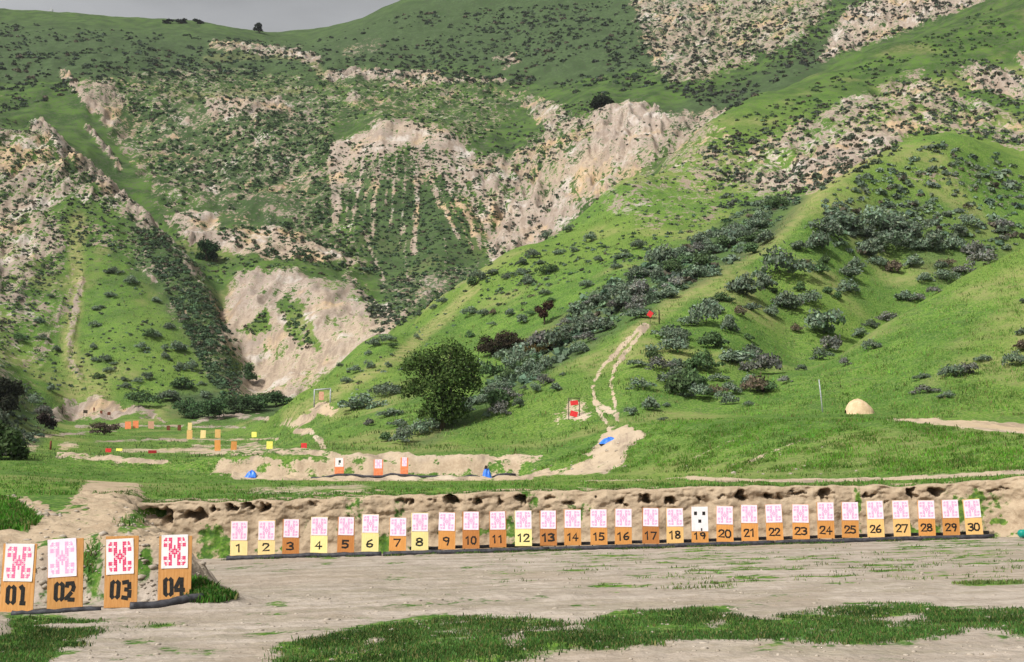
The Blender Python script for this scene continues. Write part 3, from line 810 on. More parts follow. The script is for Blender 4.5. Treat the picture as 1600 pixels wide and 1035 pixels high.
    b = b * (1 - wd)
    z0 = np.zeros_like(b)
    point_color(me, 'soil', np.stack([b, z0, z0], -1).reshape(-1, 3))
    point_color(me, 'kind', np.stack([z0 + 1, z0, z0 + 1], -1).reshape(-1, 3))
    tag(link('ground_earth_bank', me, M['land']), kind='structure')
    return s, bx, by, nxm, nym, zl


BK = build_bank()

# ------------------------------------------------------------------ digits painted as strokes
DIG = {
 '0': [[(.2,.05),(.05,.25),(.05,.75),(.2,.95)], [(.42,.95),(.57,.75),(.57,.25),(.42,.05)], [(.2,.05),(.42,.05)], [(.2,.95),(.42,.95)]],
 '1': [[(.14,.78),(.34,.97),(.34,.03)]],
 '2': [[(.05,.75),(.12,.93),(.32,.97),(.52,.90),(.56,.72),(.45,.52),(.06,.04),(.58,.04)]],
 '3': [[(.06,.90),(.32,.97),(.54,.86),(.53,.64),(.28,.52)], [(.30,.51),(.55,.40),(.57,.16),(.36,.03),(.05,.08)]],
 '4': [[(.42,.02),(.42,.97),(.05,.34),(.60,.34)]],
 '5': [[(.55,.96),(.11,.96),(.08,.56),(.36,.60),(.56,.44),(.55,.16),(.34,.03),(.05,.10)]],
 '6': [[(.48,.96),(.20,.72),(.06,.36),(.12,.10),(.34,.03),(.54,.14),(.55,.36),(.38,.48),(.10,.38)]],
 '7': [[(.04,.95),(.58,.95),(.26,.03)]],
 '8': [[(.30,.53),(.10,.66),(.11,.88),(.31,.97),(.51,.88),(.51,.66),(.30,.53),(.06,.36),(.08,.11),(.31,.03),(.54,.12),(.55,.36),(.31,.53)]],
 '9': [[(.52,.62),(.30,.50),(.09,.62),(.09,.86),(.31,.97),(.52,.86),(.53,.5),(.40,.03)]],
}
STENCIL = {
 '0': [[(.26,.97),(.14,.86),(.14,.14),(.26,.03)], [(.42,.97),(.54,.86),(.54,.14),(.42,.03)]],
 '1': [[(.16,.86),(.36,.98)], [(.36,.90),(.36,.0)], [(.2,.03),(.52,.03)]],
 '2': [[(.10,.76),(.14,.96),(.44,.96),(.52,.74),(.46,.54)], [(.40,.46),(.10,.14),(.10,.04)], [(.20,.05),(.58,.05)]],
 '3': [[(.08,.90),(.44,.96)], [(.50,.92),(.50,.56)], [(.24,.52),(.44,.52)], [(.52,.48),(.52,.08)], [(.44,.03),(.08,.08)]],
 '4': [[(.40,.98),(.06,.40)], [(.04,.30),(.34,.30)], [(.46,.98),(.46,.0)], [(.54,.30),(.62,.30)]],
}


def digits_mesh(text, hgt, wid, thick, table, jitter, rnd):
    cap = .5 if table is DIG else .12
    bm = bmesh.new()
    layer = 0
    pitch = wid / len(text)
    for k, ch in enumerate(text):
        x0 = -wid / 2 + k * pitch
        sc = pitch / .70
        for st in table[ch]:
            pts = [(x0 + p[0] * sc + rnd.uniform(-1, 1) * jitter, p[1] * hgt + rnd.uniform(-1, 1) * jitter) for p in st]
            # one ribbon of constant thickness along the stroke
            L, R = [], []
            y = -.0012 - .0002 * layer; layer += 1
            for i, p in enumerate(pts):
                d0 = Vector(pts[i]) - Vector(pts[i - 1]) if i > 0 else Vector(pts[1]) - Vector(pts[0])
                d1 = Vector(pts[i + 1]) - Vector(pts[i]) if i < len(pts) - 1 else d0
                d0.normalize(); d1.normalize()
                m = (d0 + d1)
                m = m.normalized() if m.length > .2 else d0
                nrm = Vector((-m.y, m.x))
                kk = min(1.5, 1 / max(.5, nrm.dot(Vector((-d0.y, d0.x)))))
                e = d0 * (thick * cap) * (-1 if i == 0 else (1 if i == len(pts) - 1 else 0))
                q = Vector(p) + e
                L.append(bm.verts.new((q.x + nrm.x * thick / 2 * kk, y, q.y + nrm.y * thick / 2 * kk)))
                R.append(bm.verts.new((q.x - nrm.x * thick / 2 * kk, y, q.y - nrm.y * thick / 2 * kk)))
            for i in range(len(pts) - 1):
                bm.faces.new((L[i], R[i], R[i + 1], L[i + 1]))
    me = bpy.data.meshes.new('number'); bm.to_mesh(me); bm.free()
    return me


ART = ['##o##...##o##', '##o##...##o##', 'o.o.#...#.o.o', '##o##...##o##', '##o##.#.##o##', '...##.#.##...', '...#o###o#...', '...o##o##o...', '...#o###o#...', '...##.#.##...', '##o##.#.##o##', '##o##...##o##', 'o.o.#...#.o.o', '##o##...##o##', '##o##...##o##']


def print_mesh(w, h, fill=.78, keep=1.0, rnd=random):
    bm = bmesh.new()
    R, C = len(ART), len(ART[0])
    ux, uz = w * .84 / C, h * .84 / R
    for r, row in enumerate(ART):
        for c, ch in enumerate(row):
            if ch == 'o' or (ch == '#' and rnd.random() < keep):
                x = (c - (C - 1) / 2) * ux; z = ((R - 1) / 2 - r) * uz
                k = fill if ch == '#' else .42
                a, b = ux * k / 2, uz * k / 2
                bm.faces.new([bm.verts.new((x + i * a, -.0012, z + j * b)) for i, j in ((-1, -1), (1, -1), (1, 1), (-1, 1))])
    me = bpy.data.meshes.new('print'); bm.to_mesh(me); bm.free()
    return me


def sheet_mesh(w, h, rnd, curl=.012):
    """paper: thin sheet with slightly lifted corners"""
    nx_, nz_ = 7, 9
    bm = bmesh.new()
    ph = rnd.uniform(0, 6)
    g = [[None] * nx_ for _ in range(nz_)]
    for j in range(nz_):
        for i in range(nx_):
            u, v = i / (nx_ - 1) - .5, j / (nz_ - 1) - .5
            lift = curl * (max(0, abs(u) * 2 - .62) * max(0, abs(v) * 2 - .6)) * 5
            g[j][i] = bm.verts.new((u * w, -lift, v * h))
    for j in range(nz_ - 1):
        for i in range(nx_ - 1):
            bm.faces.new((g[j][i], g[j][i + 1], g[j + 1][i + 1], g[j + 1][i]))
    r = bmesh.ops.extrude_face_region(bm, geom=list(bm.faces))
    for v in [e for e in r['geom'] if isinstance(e, bmesh.types.BMVert)]:
        v.co.y += .002
    bmesh.ops.recalc_face_normals(bm, faces=bm.faces)
    me = bpy.data.meshes.new('paper'); bm.to_mesh(me); bm.free()
    return me


def target(name_txt, pos, w, h, roll, lean, woodmat, paper, table, num, label, group, inkmat, stake=True, rnd=random, yaw=0.0, side=None):
    """paper=(x offset, top inset, width, height); num=(height, width, thickness, z0)"""
    root = empty('target_board', pos)
    root.rotation_euler = (lean, roll, yaw)
    tag(root, label, 'shooting target', group)
    b = MB().box((0, .010, h / 2 - .04), (w, .019, h + .08), bevel=.003).build('board', woodmat, root)
    if stake:
        s = MB()
        for sx in (-1, 1):
            s.box((sx * (w / 2 - .07), .0415, h * .36 - .31), (.045, .043, h * .72 + .62), bevel=.004)
        s.build('stakes', M['dark_post'], root)
    if num:
        me = digits_mesh(num[5] if len(num) > 5 else name_txt, num[0], num[1], num[2], table, num[4], rnd)
        o = link('number', me, M['black'], root); o.location = (0, 0, num[3])
        o.rotation_euler = (0, rnd.uniform(-.03, .03), 0)
    if paper:
        me = sheet_mesh(paper[2], paper[3], rnd)
        p = link('paper', me, M['paper_pink' if inkmat is M['ink_pink'] else 'paper'], root)
        p.location = (paper[0], -.0085, h - paper[1] - paper[3] / 2)
        p.rotation_euler = (0, paper[4] if len(paper) > 4 else 0, 0)
        if inkmat is not None:
            link('print', print_mesh(paper[2], paper[3], .96 if table is DIG else .94, 1.1, rnd), inkmat, p)
        return root, p
    return root, None


rt = random.Random(3)
# --- fifty metre line: thirty boards
c50 = [373,416,454,498,540,578,621,656,698,736,778,818,857,895,936,974,1017,1055,1094,1133,1172,1211,1252,1291,1329,1369,1410,1449,1487,1523]
top50 = [814.5,813.5,811.5,808,808,804,809,801.5,801,799.5,799,798,798,796,796,795,793.5,794,792,791,789,788,788,785,784.6,782.6,782,782,781,780]
kind50 = ['cream','cream','brown','yellow','brown','yellow','orange','yellow','orange','brown','brown','yellow','brown','orange','orange','orange','brown','light','orange','orange','orange','orange','orange','orange','orange','light','light','orange','orange','light']
word = {'cream': 'pale tan', 'brown': 'brown', 'yellow': 'pale yellow', 'orange': 'orange', 'light': 'light tan'}
bot_k = ([373,416,454,540,600,656,736,818,974,1055,1133,1291,1449,1523], [866,864.5,863,860,858,856.5,854,850,847.5,845.5,843.5,838,834,833])
pos50 = []
for i, px in enumerate(c50):
    bot = float(np.interp(px, *bot_k))
    u, r = ray(px, bot)
    # where this direction meets the floor plane
    Y = 45.75
    x = float(u * Y); z = float(r * Y)
    hh = float((ray(px, top50[i])[1] - r) * Y)
    pos50.append((x, Y, z))
    n = i + 1
    roll = math.radians(rt.uniform(-.8, .8) + (-4.0 if n == 30 else (-1.5 if n in (27, 29) else 0)))
    w = .615
    ph = .65 if n > 2 else .68
    pw = .585 if kind50[i] != 'brown' else .55
    col = word[kind50[i]]
    lab = f'{col} plywood board numbered {n} with pink-printed white paper in the long target row'
    pa = (rt.uniform(-.012, .012), rt.uniform(.0, .02), pw, ph, rt.uniform(-.02, .02))
    ink = M['ink_pink']
    if n == 19:
        lab = 'orange board numbered 19 under a long white sheet with small black squares'
        pa = (0, 0, .60, .88, 0); ink = None
    two = .30 if n < 10 else .46
    root, p = target(str(n), (x, Y, z), w, hh, roll, math.radians(rt.uniform(-4, -1)), M['wood_' + kind50[i]], pa, DIG,
                     (.27 if n != 19 else .22, two * rt.uniform(.9, 1.05), .058 if n not in (5, 13) else .07, .08 if n != 19 else .05, .008), lab, 'numbered boards of the long target row', ink, True, rt)
    if n == 19:
        q = MB()
        for (sx, sz, sw, sh) in [(-.15, .20, .11, .13), (.15, .20, .11, .13), (0, -.08, .11, .12), (.06, -.38, .05, .10)]:
            q.box((sx, -.0012, sz), (sw, .001, sh))
            
        q.build('black_squares', M['black'], p)
# --- twenty-five metre line
for (n, px, bot, top, kx, pw, ph, ptop, roll, prot, inkm, wd) in [
        ('01', 25, 951, 850, .0, .545, .70, .0, .3, .01, 'ink_rose', 'orange'),
        ('02', 101, 946, 842, -.06, .54, .71, .0, -2.2, -.03, 'ink_pink', 'orange'),
        ('03', 188, 943, 838, -.03, .52, .66, .05, -1.2, -.035, 'ink_red', 'orange'),
        ('04', 272, 938, 838, -.01, .505, .63, -.025, -1.0, -.01, 'ink_red', 'orange')]:
    u, r = ray(px, bot)
    Y = 23.9 if n != '04' else 24.1
    x = float(u * Y); z = float(r * Y)
    hh = float((ray(px, top)[1] - r) * Y)
    wpx = {'01': 52, '02': 55, '03': 51, '04': 51}[n]
    lab = {'01': 'plywood board stencilled 01 with red-printed paper, at the left frame edge',
           '02': 'plywood board stencilled 02, its white paper printed in faint pink',
           '03': 'plywood board stencilled 03 with red-printed paper curling at the right',
           '04': 'plywood board stencilled 04 at the grassy end of the near row'}[n]
    z = min(z, float(ground(x, Y)) + .16)
    target(n, (x, Y, z), wpx / F * Y, hh, math.radians(roll), math.radians(-3), M['wood_side'], (kx, ptop, pw, ph, prot), STENCIL,
           (.33, .43, .078, .085, .004), lab, 'numbered boards of the near target row', M[inkm], True, rt)

# --- hundred metre line: three small boards
for (px, pw, lab, ink) in [(530, .60, 'orange board with black-spotted white paper, leftmost of the three mid-range boards', None),
                           (591, .52, 'orange board with faint pink paper, middle of the three mid-range boards', 'ink_pink'),
                           (631.5, .34, 'orange board with a narrow white paper strip, right of the three mid-range boards', 'ink_pink')]:
    p = at_depth(px, 91.2)
    root, pp = target('', tuple(p), .68 if px < 600 else .56, 1.25, math.radians(rt.uniform(-1, 1)), math.radians(-2), M['coral'], (0, -.01, pw, .64, 0), DIG, None, lab, 'boards of the middle target row', M[ink] if ink else None, True, rt)
    if px == 530:
        q = MB(); q.box((.03, -.0012, .06), (.16, .001, .20)); q.box((-.02, -.0012, -.12), (.10, .001, .08)); q.build('black_spot', M['black'], pp)


# ------------------------------------------------------------------ rails at the foot of the boards
def rail(name, pts, rad, label, group, mat='rubber', squash=.8):
    pts = [Vector(p) for p in pts]
    b = MB().tube(pts, rad, 12).build(name, M[mat], None, True)
    tag(b, label, 'edging', group)
    return b


def rail_pts(pa, pb, y0, y1, n, dz, amp=.01):
    out = []
    for t in np.linspace(0, 1, n):
        px = pa + (pb - pa) * t; Y = y0 + (y1 - y0) * t
        p = at_depth(px, Y)
        out.append((p.x, p.y + random.uniform(-amp, amp), p.z + dz + random.uniform(-amp, amp)))
    return out


for (a_, b_, lab) in [(354, 596, 'black edging tube below boards 1 to 6, nearest the left corner'), (599, 858, 'black edging tube below boards 7 to 13'),
                      (856, 1210, 'black edging tube below boards 13 to 21'), (1212, 1553, 'black edging tube below boards 22 to 30')]:
    rail('edging_tube', rail_pts(a_, b_, 45.0 if a_ < 400 else 45.25, 45.25, 26, .06), .10 if a_ < 400 else .088, lab, 'black tubes along the long row')
for (a_, b_, lab) in [(640, 1010, 'thin dark rail behind boards 8 to 16'), (1012, 1545, 'thin dark rail behind boards 17 to 30')]:
    rail('back_rail', rail_pts(a_, b_, 46.15, 46.15, 30, .19), .06, lab, 'dark rails behind the long row')
rail('edging_tube', rail_pts(18, 158, 23.2, 23.55, 18, .02, .012), .055, 'thin black edging tube in front of boards 01 and 02', 'black tubes along the near row')
rail('edging_tube', rail_pts(203, 318, 23.5, 24.0, 18, .05, .012), .085, 'thick black edging tube in front of boards 03 and 04', 'black tubes along the near row')
rail('edging_tube', rail_pts(486, 806, 90.6, 90.8, 24, .07, .01), .10, 'long black edging tube in front of the mid-range boards', 'black tubes along the middle row')


# ------------------------------------------------------------------ far boards and plates
def small_board(px, top, bot, wpx, Y, mat, label, cat='shooting target', group='small boards down the valley', post=True):
    p = at_depth(px, Y)
    hpx = (bot - top)
    h = hpx / F * Y; w = wpx / F * Y
    root = empty('small_target', tuple(p))
    tag(root, label, cat, group)
    root.rotation_euler = (0, math.radians(random.uniform(-2, 2)), math.radians(random.uniform(-8, 8)))
    # the foot of the board stands where the photo shows it
    zc = max(float(ray(px, bot)[1] * Y) - p.z, -.05)
    zc = min(zc, 1.0)
    MB().box((0, 0, zc + h / 2), (w, .03, h), bevel=.004).build('board', M[mat], root)
    if post:
        s = MB()
        for sx in (-1, 1):
            s.box((sx * w * .36, .04, (zc + h * .7) / 2 - .1), (.05, .045, zc + h * .7 + .2))
        s.build('stakes', M['dark_post'], root)
    return root


small_board(340, 699, 718, 9, 122, 'wood_orange', 'orange board, lower of the pair one above the other')
small_board(365, 702, 717, 9, 122, 'wood_orange', 'orange board standing alone between an orange and a yellow one')
small_board(421, 701, 714, 9.5, 122, 'yellow', 'pale yellow board above the left end of the middle bank')
small_board(475, 704, 714, 9, 112, 'red', 'small red plate on the bank near the curved dirt path')
small_board(296, 685, 700, 8.5, 178, 'wood_light', 'yellow board below another yellow board, left of its row')
small_board(317, 686, 699, 8, 178, 'wood_cream', 'yellow board in the middle of the far row of three')
small_board(340, 685, 699, 8.5, 178, 'wood_light', 'yellow board at the right of the far row, above an orange one')
small_board(296.5, 671, 683, 6.5, 208, 'wood_cream', 'topmost narrow yellow board on the far terrace')
small_board(200, 669, 681, 10, 210, 'coral', 'bright orange board, left of the touching far pair')
small_board(212, 669, 681, 9, 210.5, 'coral', 'bright orange board, right of the touching far pair')
small_board(236, 670, 682, 9, 210, 'salmon', 'faded salmon board right of the bright orange pair')
small_board(263, 675, 683, 5.5, 206, 'rust', 'small dark red plate on the far terrace')
small_board(280, 673, 682, 5.5, 208, 'rust', 'rusty plate between a dark red plate and a yellow board')
small_board(397, 676, 686, 8, 165, 'yellow', 'bright yellow plate on the scrubby knoll at the foot of the hill')
small_board(169, 708, 717, 9, 112, 'red', 'bright red block left on the grass above the dirt ramp')
small_board(238, 712, 719, 13, 108, 'darkred', 'wide dark red block lying on the grass')
small_board(186, 701, 705, 10, 122, 'yellow', 'low yellow plate lying on the grass terrace')
small_board(133, 641, 646, 7, 240, 'dark_post', 'dark low block on the pale dirt pad')
small_board(147, 637, 642, 2.5, 241, 'rust', 'tiny rust red plate on the pale dirt pad')
small_board(158, 642, 647, 4, 240, 'rust', 'small rust red block in the middle of the dirt pad')
small_board(170, 644, 649, 5, 239, 'rust', 'rust red block right of the others on the dirt pad')


def post(px, top, bot, Y, rad, mat, name, label, lean_px=0, cat='post'):
    p = at_depth(px, Y)
    h = (bot - top) / F * Y
    o = MB().tube([(0, 0, -.3), (lean_px / F * Y * .5, 0, h * .5), (lean_px / F * Y, 0, h)], [rad, rad, rad * .9], 10).build(name, M[mat], None, True)
    o.location = p
    return tag(o, label, cat)


post(79, 692, 706, 122, .10, 'rust', 'post', 'short rusty brown post on the left grass terrace')
post(97, 639, 648, 240, .14, 'dark_post', 'post', 'dark stub post at the left of the pale dirt pad')
post(1286, 595, 648, 96, .05, 'steel', 'pole', 'thin pale leaning pole in front of the right hill', -5, 'pole')
post(1030, 482, 504, 139, .07, 'dark_post', 'post', 'dark post right of the red plate on the spur', 0)

# red plate on a post beside the track
p = at_depth(1016, 138)
r_ = empty('plate_on_post', tuple(p)); tag(r_, 'small red plate on a thin post at the top of the wheel tracks', 'steel target')
MB().tube([(0, .05, -.3), (0, .05, 1.5)], .03, 8).build('post', M['dark_post'], r_, True)
MB().box((0, 0, 1.25), (.55, .02, .62), Matrix.Rotation(.6, 3, 'Y'), .004).build('plate', M['red'], r_)

# frame with two hanging red plates
p = hit(897, 653, 90, 140)
r_ = empty('plate_rack', tuple(p)); tag(r_, 'dark frame with two red plates in front of a scraped dirt patch', 'steel target')
for sx in (-1, 1):
    MB().tube([(sx * .47, 0, -.3), (sx * .47, 0, 1.75)], .035, 8).build('upright', M['dark_post'], r_, True)
MB().tube([(-.47, 0, 1.72), (.47, 0, 1.72)], .03, 8).build('crossbar', M['dark_post'], r_, True)
MB().box((.02, -.06, 1.30), (.68, .025, .40), Matrix.Rotation(-.12, 3, 'Y'), .006).build('plate', M['red'], r_)
MB().box((-.02, -.06, .34), (.66, .025, .48), Matrix.Rotation(.25, 3, 'Y'), .006).build('plate', M['red'], r_)

# pale gantry with an orange board
p = hit(503.5, 634, 100, 200)
r_ = empty('target_gantry', tuple(p)); tag(r_, 'pale steel gantry with a hanging salmon-orange board on the toe of the spur', 'steel target')
g0 = -.2
MB().tube([(-.95, 0, g0), (-.95, 0, 1.85)], .085, 8).build('upright', M['steel'], r_, True)
MB().tube([(.95, 0, g0), (.95, 0, 2.0)], .085, 8).build('upright', M['steel'], r_, True)
MB().tube([(-1.0, 0, 1.85), (1.0, 0, 2.0)], .085, 8).build('crossbar', M['steel'], r_, True)
MB().box((-.12, -.02, 1.15), (.58, .03, 1.0), bevel=.005).build('board', M['salmon'], r_)


# blue tarpaulin heaps
def heap(px, Y, w, d, h, seed, label, peak=0.0, cap=None):
    bm = bmesh.new()
    n = 22
    rr = random.Random(seed)
    g = []
    for j in range(n):
        row = []
        for i in range(n):
            u, v = i / (n - 1) * 2 - 1, j / (n - 1) * 2 - 1
            r2 = math.sqrt((u - peak * .6) ** 2 * .9 + v * v)
            hh = max(0, 1 - r2 ** 1.5) ** .7 * (.8 + .2 * math.cos(5 * math.atan2(v, u) + seed)) + .14 * float(pnoise(u * 3 + seed, v * 3, 5)) * max(0, 1.1 - r2)
            row.append(bm.verts.new((u * w / 2, v * d / 2, max(-.05, hh * h) - (.12 if max(abs(u), abs(v)) > .97 else .01))))
        g.append(row)
    for j in range(n - 1):
        for i in range(n - 1):
            bm.faces.new((g[j][i], g[j][i + 1], g[j + 1][i + 1], g[j + 1][i]))
    me = bpy.data.meshes.new('tarp'); bm.to_mesh(me); bm.free()
    me.polygons.foreach_set('use_smooth', np.ones(len(me.polygons), bool))
    o = link('blue_tarp', me, M['blue'])
    o.location = at_depth(px, Y)
    return tag(o, label, 'tarp', 'blue tarps')


heap(392, 90.5, .85, .6, .46, 3, 'small blue tarp heap at the left end of the middle range', .3)
heap(951, 92, 1.4, .9, .42, 9, 'flat blue tarp on the dirt pad below the wheel tracks', .3)
t_ = heap(762, 90.2, .74, .55, .82, 5, 'tall blue tarp heap with a dark top at the right end of the middle range', -.35)
m_ = MB().box((-.12, 0, .78), (.22, .20, .26), Matrix.Rotation(.3, 3, 'Y'), .06).build('dark_cover', M['dark_post'], t_, True)

# sand pile
bm = bmesh.new()
n = 40
g = []
for j in range(n):
    row = []
    for i in range(n):
        u, v = i / (n - 1) * 2 - 1, j / (n - 1) * 2 - 1
        r2 = math.hypot(u + .05, v)
        hh = max(0, 1 - r2 ** 2.2) ** .75 * (1 - .22 * u) + .13 * float(fbm(u * 2 + 5, v * 2, 1, 4, 9)) * max(0, 1.05 - r2)
        row.append(bm.verts.new((u * 1.12, v * .9, hh * 1.0 - .06 + (-.25 if r2 > 1 else 0))))
    g.append(row)
for j in range(n - 1):
    for i in range(n - 1):
        bm.faces.new((g[j][i], g[j][i + 1], g[j + 1][i + 1], g[j + 1][i]))
me = bpy.data.meshes.new('sand_pile'); bm.to_mesh(me); bm.free()
me.polygons.foreach_set('use_smooth', np.ones(len(me.polygons), bool))
o = link('sand_pile', me, M['sand']); o.location = at_depth(1344, 95) + Vector((0, 0, .1))
tag(o, 'pale sand pile on the grass beside the leaning pole', 'sand pile')

# teal bucket lying at the right edge
p = at_depth(1603, 44.6)
r_ = empty('bucket', (p.x, p.y, p.z + .16)); r_.rotation_euler = (0, 0, .25)
tag(r_, 'teal plastic bucket lying on bare earth at the right frame edge', 'bucket')
MB().tube([(-.27, 0, -.01), (-.22, 0, 0), (.0, 0, 0), (.26, 0, 0)], [.10, .14, .15, .165], 20).build('body', M['teal'], r_, True)
MB().tube([(.245, 0, 0), (.275, 0, 0)], [.178, .178], 20).build('rim', M['teal'], r_, True)

# mast on the skyline
p = at_depth(80, 860)
r_ = empty('mast', tuple(p)); tag(r_, 'tiny mast with a box on the left skyline', 'mast')
MB().tube([(0, 0, -1), (0, 0, 5.5)], .35, 8).build('pole', M['steel'], r_, True)
MB().box((0, 0, 3.2), (2.2, 1.2, 1.8), bevel=.1).build('box', M['steel'], r_)


# ------------------------------------------------------------------ vegetation
def ico(sub):
    bm = bmesh.new(); bmesh.ops.create_icosphere(bm, subdivisions=sub, radius=1)
    v = np.array([x.co[:] for x in bm.verts]); f = np.array([[q.index for q in p.verts] for p in bm.faces]); bm.free()
    return v, f


ICO1, ICO2 = ico(1), ico(2)


def leaf_cloud(lobes, nleaf, size, base, rng, core=True, var=.35, shell=.55):
    """lobes: (cx,cy,cz,rx,ry,rz); returns verts, quads, colours. Leaf clumps spread through the volume."""
    lob = np.array(lobes, float)
    wgt = (lob[:, 3] * lob[:, 4] * lob[:, 5]) ** (2 / 3); wgt = wgt / wgt.sum()
    k = rng.choice(len(lob), nleaf, p=wgt)
    d = rng.normal(size=(nleaf, 3)); d /= np.linalg.norm(d, axis=1)[:, None]
    d[:, 2] = np.where(d[:, 2] < -.35, -d[:, 2] * .5, d[:, 2])
    rad = shell + (1.04 - shell) * rng.random(nleaf) ** .6
    rad *= 1 + .22 * rng.normal(size=nleaf) * (rng.random(nleaf) < .35)
    c = lob[k, :3] + d * lob[k, 3:] * rad[:, None]
    nrm = d + .75 * rng.normal(size=(nleaf, 3)); nrm /= np.linalg.norm(nrm, axis=1)[:, None]
    a = np.cross(nrm, rng.normal(size=(nleaf, 3))); a /= np.linalg.norm(a, axis=1)[:, None] + 1e-9
    b = np.cross(nrm, a)
    s = size * (0.6 + .8 * rng.random(nleaf))[:, None]
    v = np.stack([c + a * s, c + b * s * .62, c - a * s, c - b * s * .62], 1).reshape(-1, 3)
    f = np.arange(nleaf * 4).reshape(-1, 4)
    col = np.array(base)[None, :] * (1 + var * (rng.random(nleaf) * 2 - 1))[:, None]
    col = col * (1 + .06 * rng.normal(size=(nleaf, 3)))
    col = np.repeat(np.clip(col, .004, 1), 4, 0)
    return v, f, col


def leaf_mesh(name, *a, **k):
    v, f, c = leaf_cloud(*a, **k)
    me = np_mesh(name, v, f)
    point_color(me, 'tint', c)
    return me


def shrub_lobes(rng, n, flat=.8):
    out = [(0, 0, .42, .42, .42, .42)]
    for i in range(n):
        a = rng.uniform(0, 6.28); r = rng.uniform(.2, .78)
        s = rng.uniform(.14, .42)
        out.append((r * math.cos(a), r * math.sin(a) * .9, s * flat + rng.uniform(0, .22), s, s, s * flat))
    return out


SHRUB = {}
for kind, base, cnt in [('sage', (.158, .208, .140), 10), ('green', (.090, .150, .060), 6), ('brown', (.155, .125, .085), 4), ('grey', (.190, .196, .168), 4)]:
    SHRUB[kind] = []
    for q in range(cnt):
        rng = np.random.default_rng(100 + q * 7 + len(kind))
        me = leaf_mesh('shrub_' + kind, shrub_lobes(rng, 4 + (q * 5) % 7, .62 + .09 * (q % 5)), 700 + 70 * (q % 6), .060 + .006 * (q % 4), base, rng, var=.5)
        me.materials.append(M['leaf'])
        SHRUB[kind].append(me)

# (photo column, photo row of the middle, width in photo px) of the shrubs one can tell apart
Z6 = [(460,250,150),(400,310,90),(310,340,120),(195,365,100),(505,405,110),(445,340,40),(340,415,70),(600,390,70),(565,325,60),(150,425,90),(120,475,110),(40,485,60),(235,500,90),(280,440,60,'brown'),(435,445,60),(150,580,100),(320,555,50),(335,610,100),(250,650,110),(385,690,140,'grey'),(330,760,70),(370,780,120,'brown'),(490,745,80,'grey'),(430,790,70,'green'),(110,675,120),(185,740,60),(180,800,80,'brown'),(245,795,80),(0,575,80),(50,760,130),(80,810,110),(640,510,110),(540,520,50,'brown'),(570,695,50),(650,640,80),(720,600,80,'grey'),(765,670,60,'grey'),(890,590,80),(840,530,80),(890,495,50),(960,465,70,'grey'),(1050,375,50),(1100,375,60,'grey'),(1190,340,50,'grey'),(650,245,80),(680,195,80),(685,340,50),(735,365,50),(785,330,90),(785,265,80),(820,220,60),(930,210,80),(985,240,70,'brown'),(880,165,100),(960,130,120),(1090,210,70),(1140,270,90),(1205,230,60),(1250,210,70,'brown'),(1245,280,70),(1320,240,90,'grey'),(1125,140,70),(1060,120,60),(1000,60,130),(640,120,130),(560,130,90),(700,60,140),(800,40,120),(870,70,120),(760,20,130),(940,40,130),(1080,60,150),(1190,120,110),(1260,130,120),(1370,150,120,'grey'),(1420,190,110,'grey'),(1340,30,80),(1290,60,80),(1500,30,90,'grey'),(1520,140,50),(1490,60,60),(1410,650,60),(1245,715,90),(1320,705,80,'grey'),(1125,735,50),(1130,790,90,'grey'),(1215,825,40),(1250,830,40),(1560,660,100),(1590,600,60,'brown'),(1590,530,50),(1590,385,40),(235,850,60),(325,865,30),(580,205,40,'brown')]
Z5 = [(100,850,140),(220,800,110),(240,890,110),(135,945,70,'grey'),(280,945,80),(300,1010,130),(370,975,110),(210,1020,60),(430,960,60),(500,930,100),(590,880,80),(660,840,70),(700,810,80),(760,770,110),(690,710,110),(640,690,80),(800,720,100),(880,700,110),(740,640,80),(600,540,60),(610,430,70),(670,440,60),(790,440,60),(712,435,60,'brown'),(885,440,50),(710,490,40),(850,475,50),(870,290,80),(950,240,100),(840,240,90),(765,275,50),(950,345,60),(980,380,40),(1280,225,50),(1165,95,60),(1010,150,80),(1090,145,60),(930,205,50),(840,205,60),(1220,130,40),(1200,195,50),(1140,310,60),(1380,130,60),(1310,175,60),(890,170,70),(950,90,60),(1060,50,60),(480,380,70),(440,410,50),(610,300,70),(370,445,50),(650,270,90),(710,250,60),(160,580,60),(230,550,70),(190,520,50),(130,630,40),(145,685,50),(75,700,70),(30,750,60),(10,680,40),(240,590,40),(225,680,40),(240,630,30),(320,690,60),(270,780,40),(355,550,40),(750,890,100,'grey'),(830,860,60),(680,915,40),(1000,790,50),(950,750,90,'grey'),(910,790,70),(855,785,50),(1035,720,40),(1530,530,120),(1520,595,130),(1385,670,70),(1380,770,100),(1450,655,60),(1470,690,80,'grey'),(1560,680,80),(1560,740,120),(1550,790,130),(1440,875,80),(1515,865,40),(1360,900,50),(1490,935,30)]
Z4 = [(650,840,110),(690,735,50),(640,750,50),(570,740,50),(765,825,90),(830,770,90),(880,775,30),(815,600,80),(685,545,60),(720,540,60),(760,640,50),(830,690,60),(890,690,60),(930,760,60),(940,820,60),(495,700,60),(450,735,40),(440,650,60),(480,655,60),(405,630,40),(520,670,40),(655,600,50),(430,600,40),(440,490,60),(465,410,40),(440,420,40),(510,355,50),(520,245,60),(610,290,70),(240,790,60),(160,835,60),(190,890,80,'grey'),(150,850,50),(235,360,40),(790,500,60),(885,490,50),(850,460,50),(720,380,50),(580,780,40),(90,560,60),(200,550,60),(260,610,40),(180,470,60)]
plan = []
for lst, ox, oy in ((Z6, 1060, 340), (Z5, 530, 340), (Z4, 0, 340)):
    for e in lst:
        plan.append((ox + e[0] / 2.957, oy + e[1] / 2.957, e[2] / 2.957, e[3] if len(e) > 3 else None))
rb = random.Random(21)
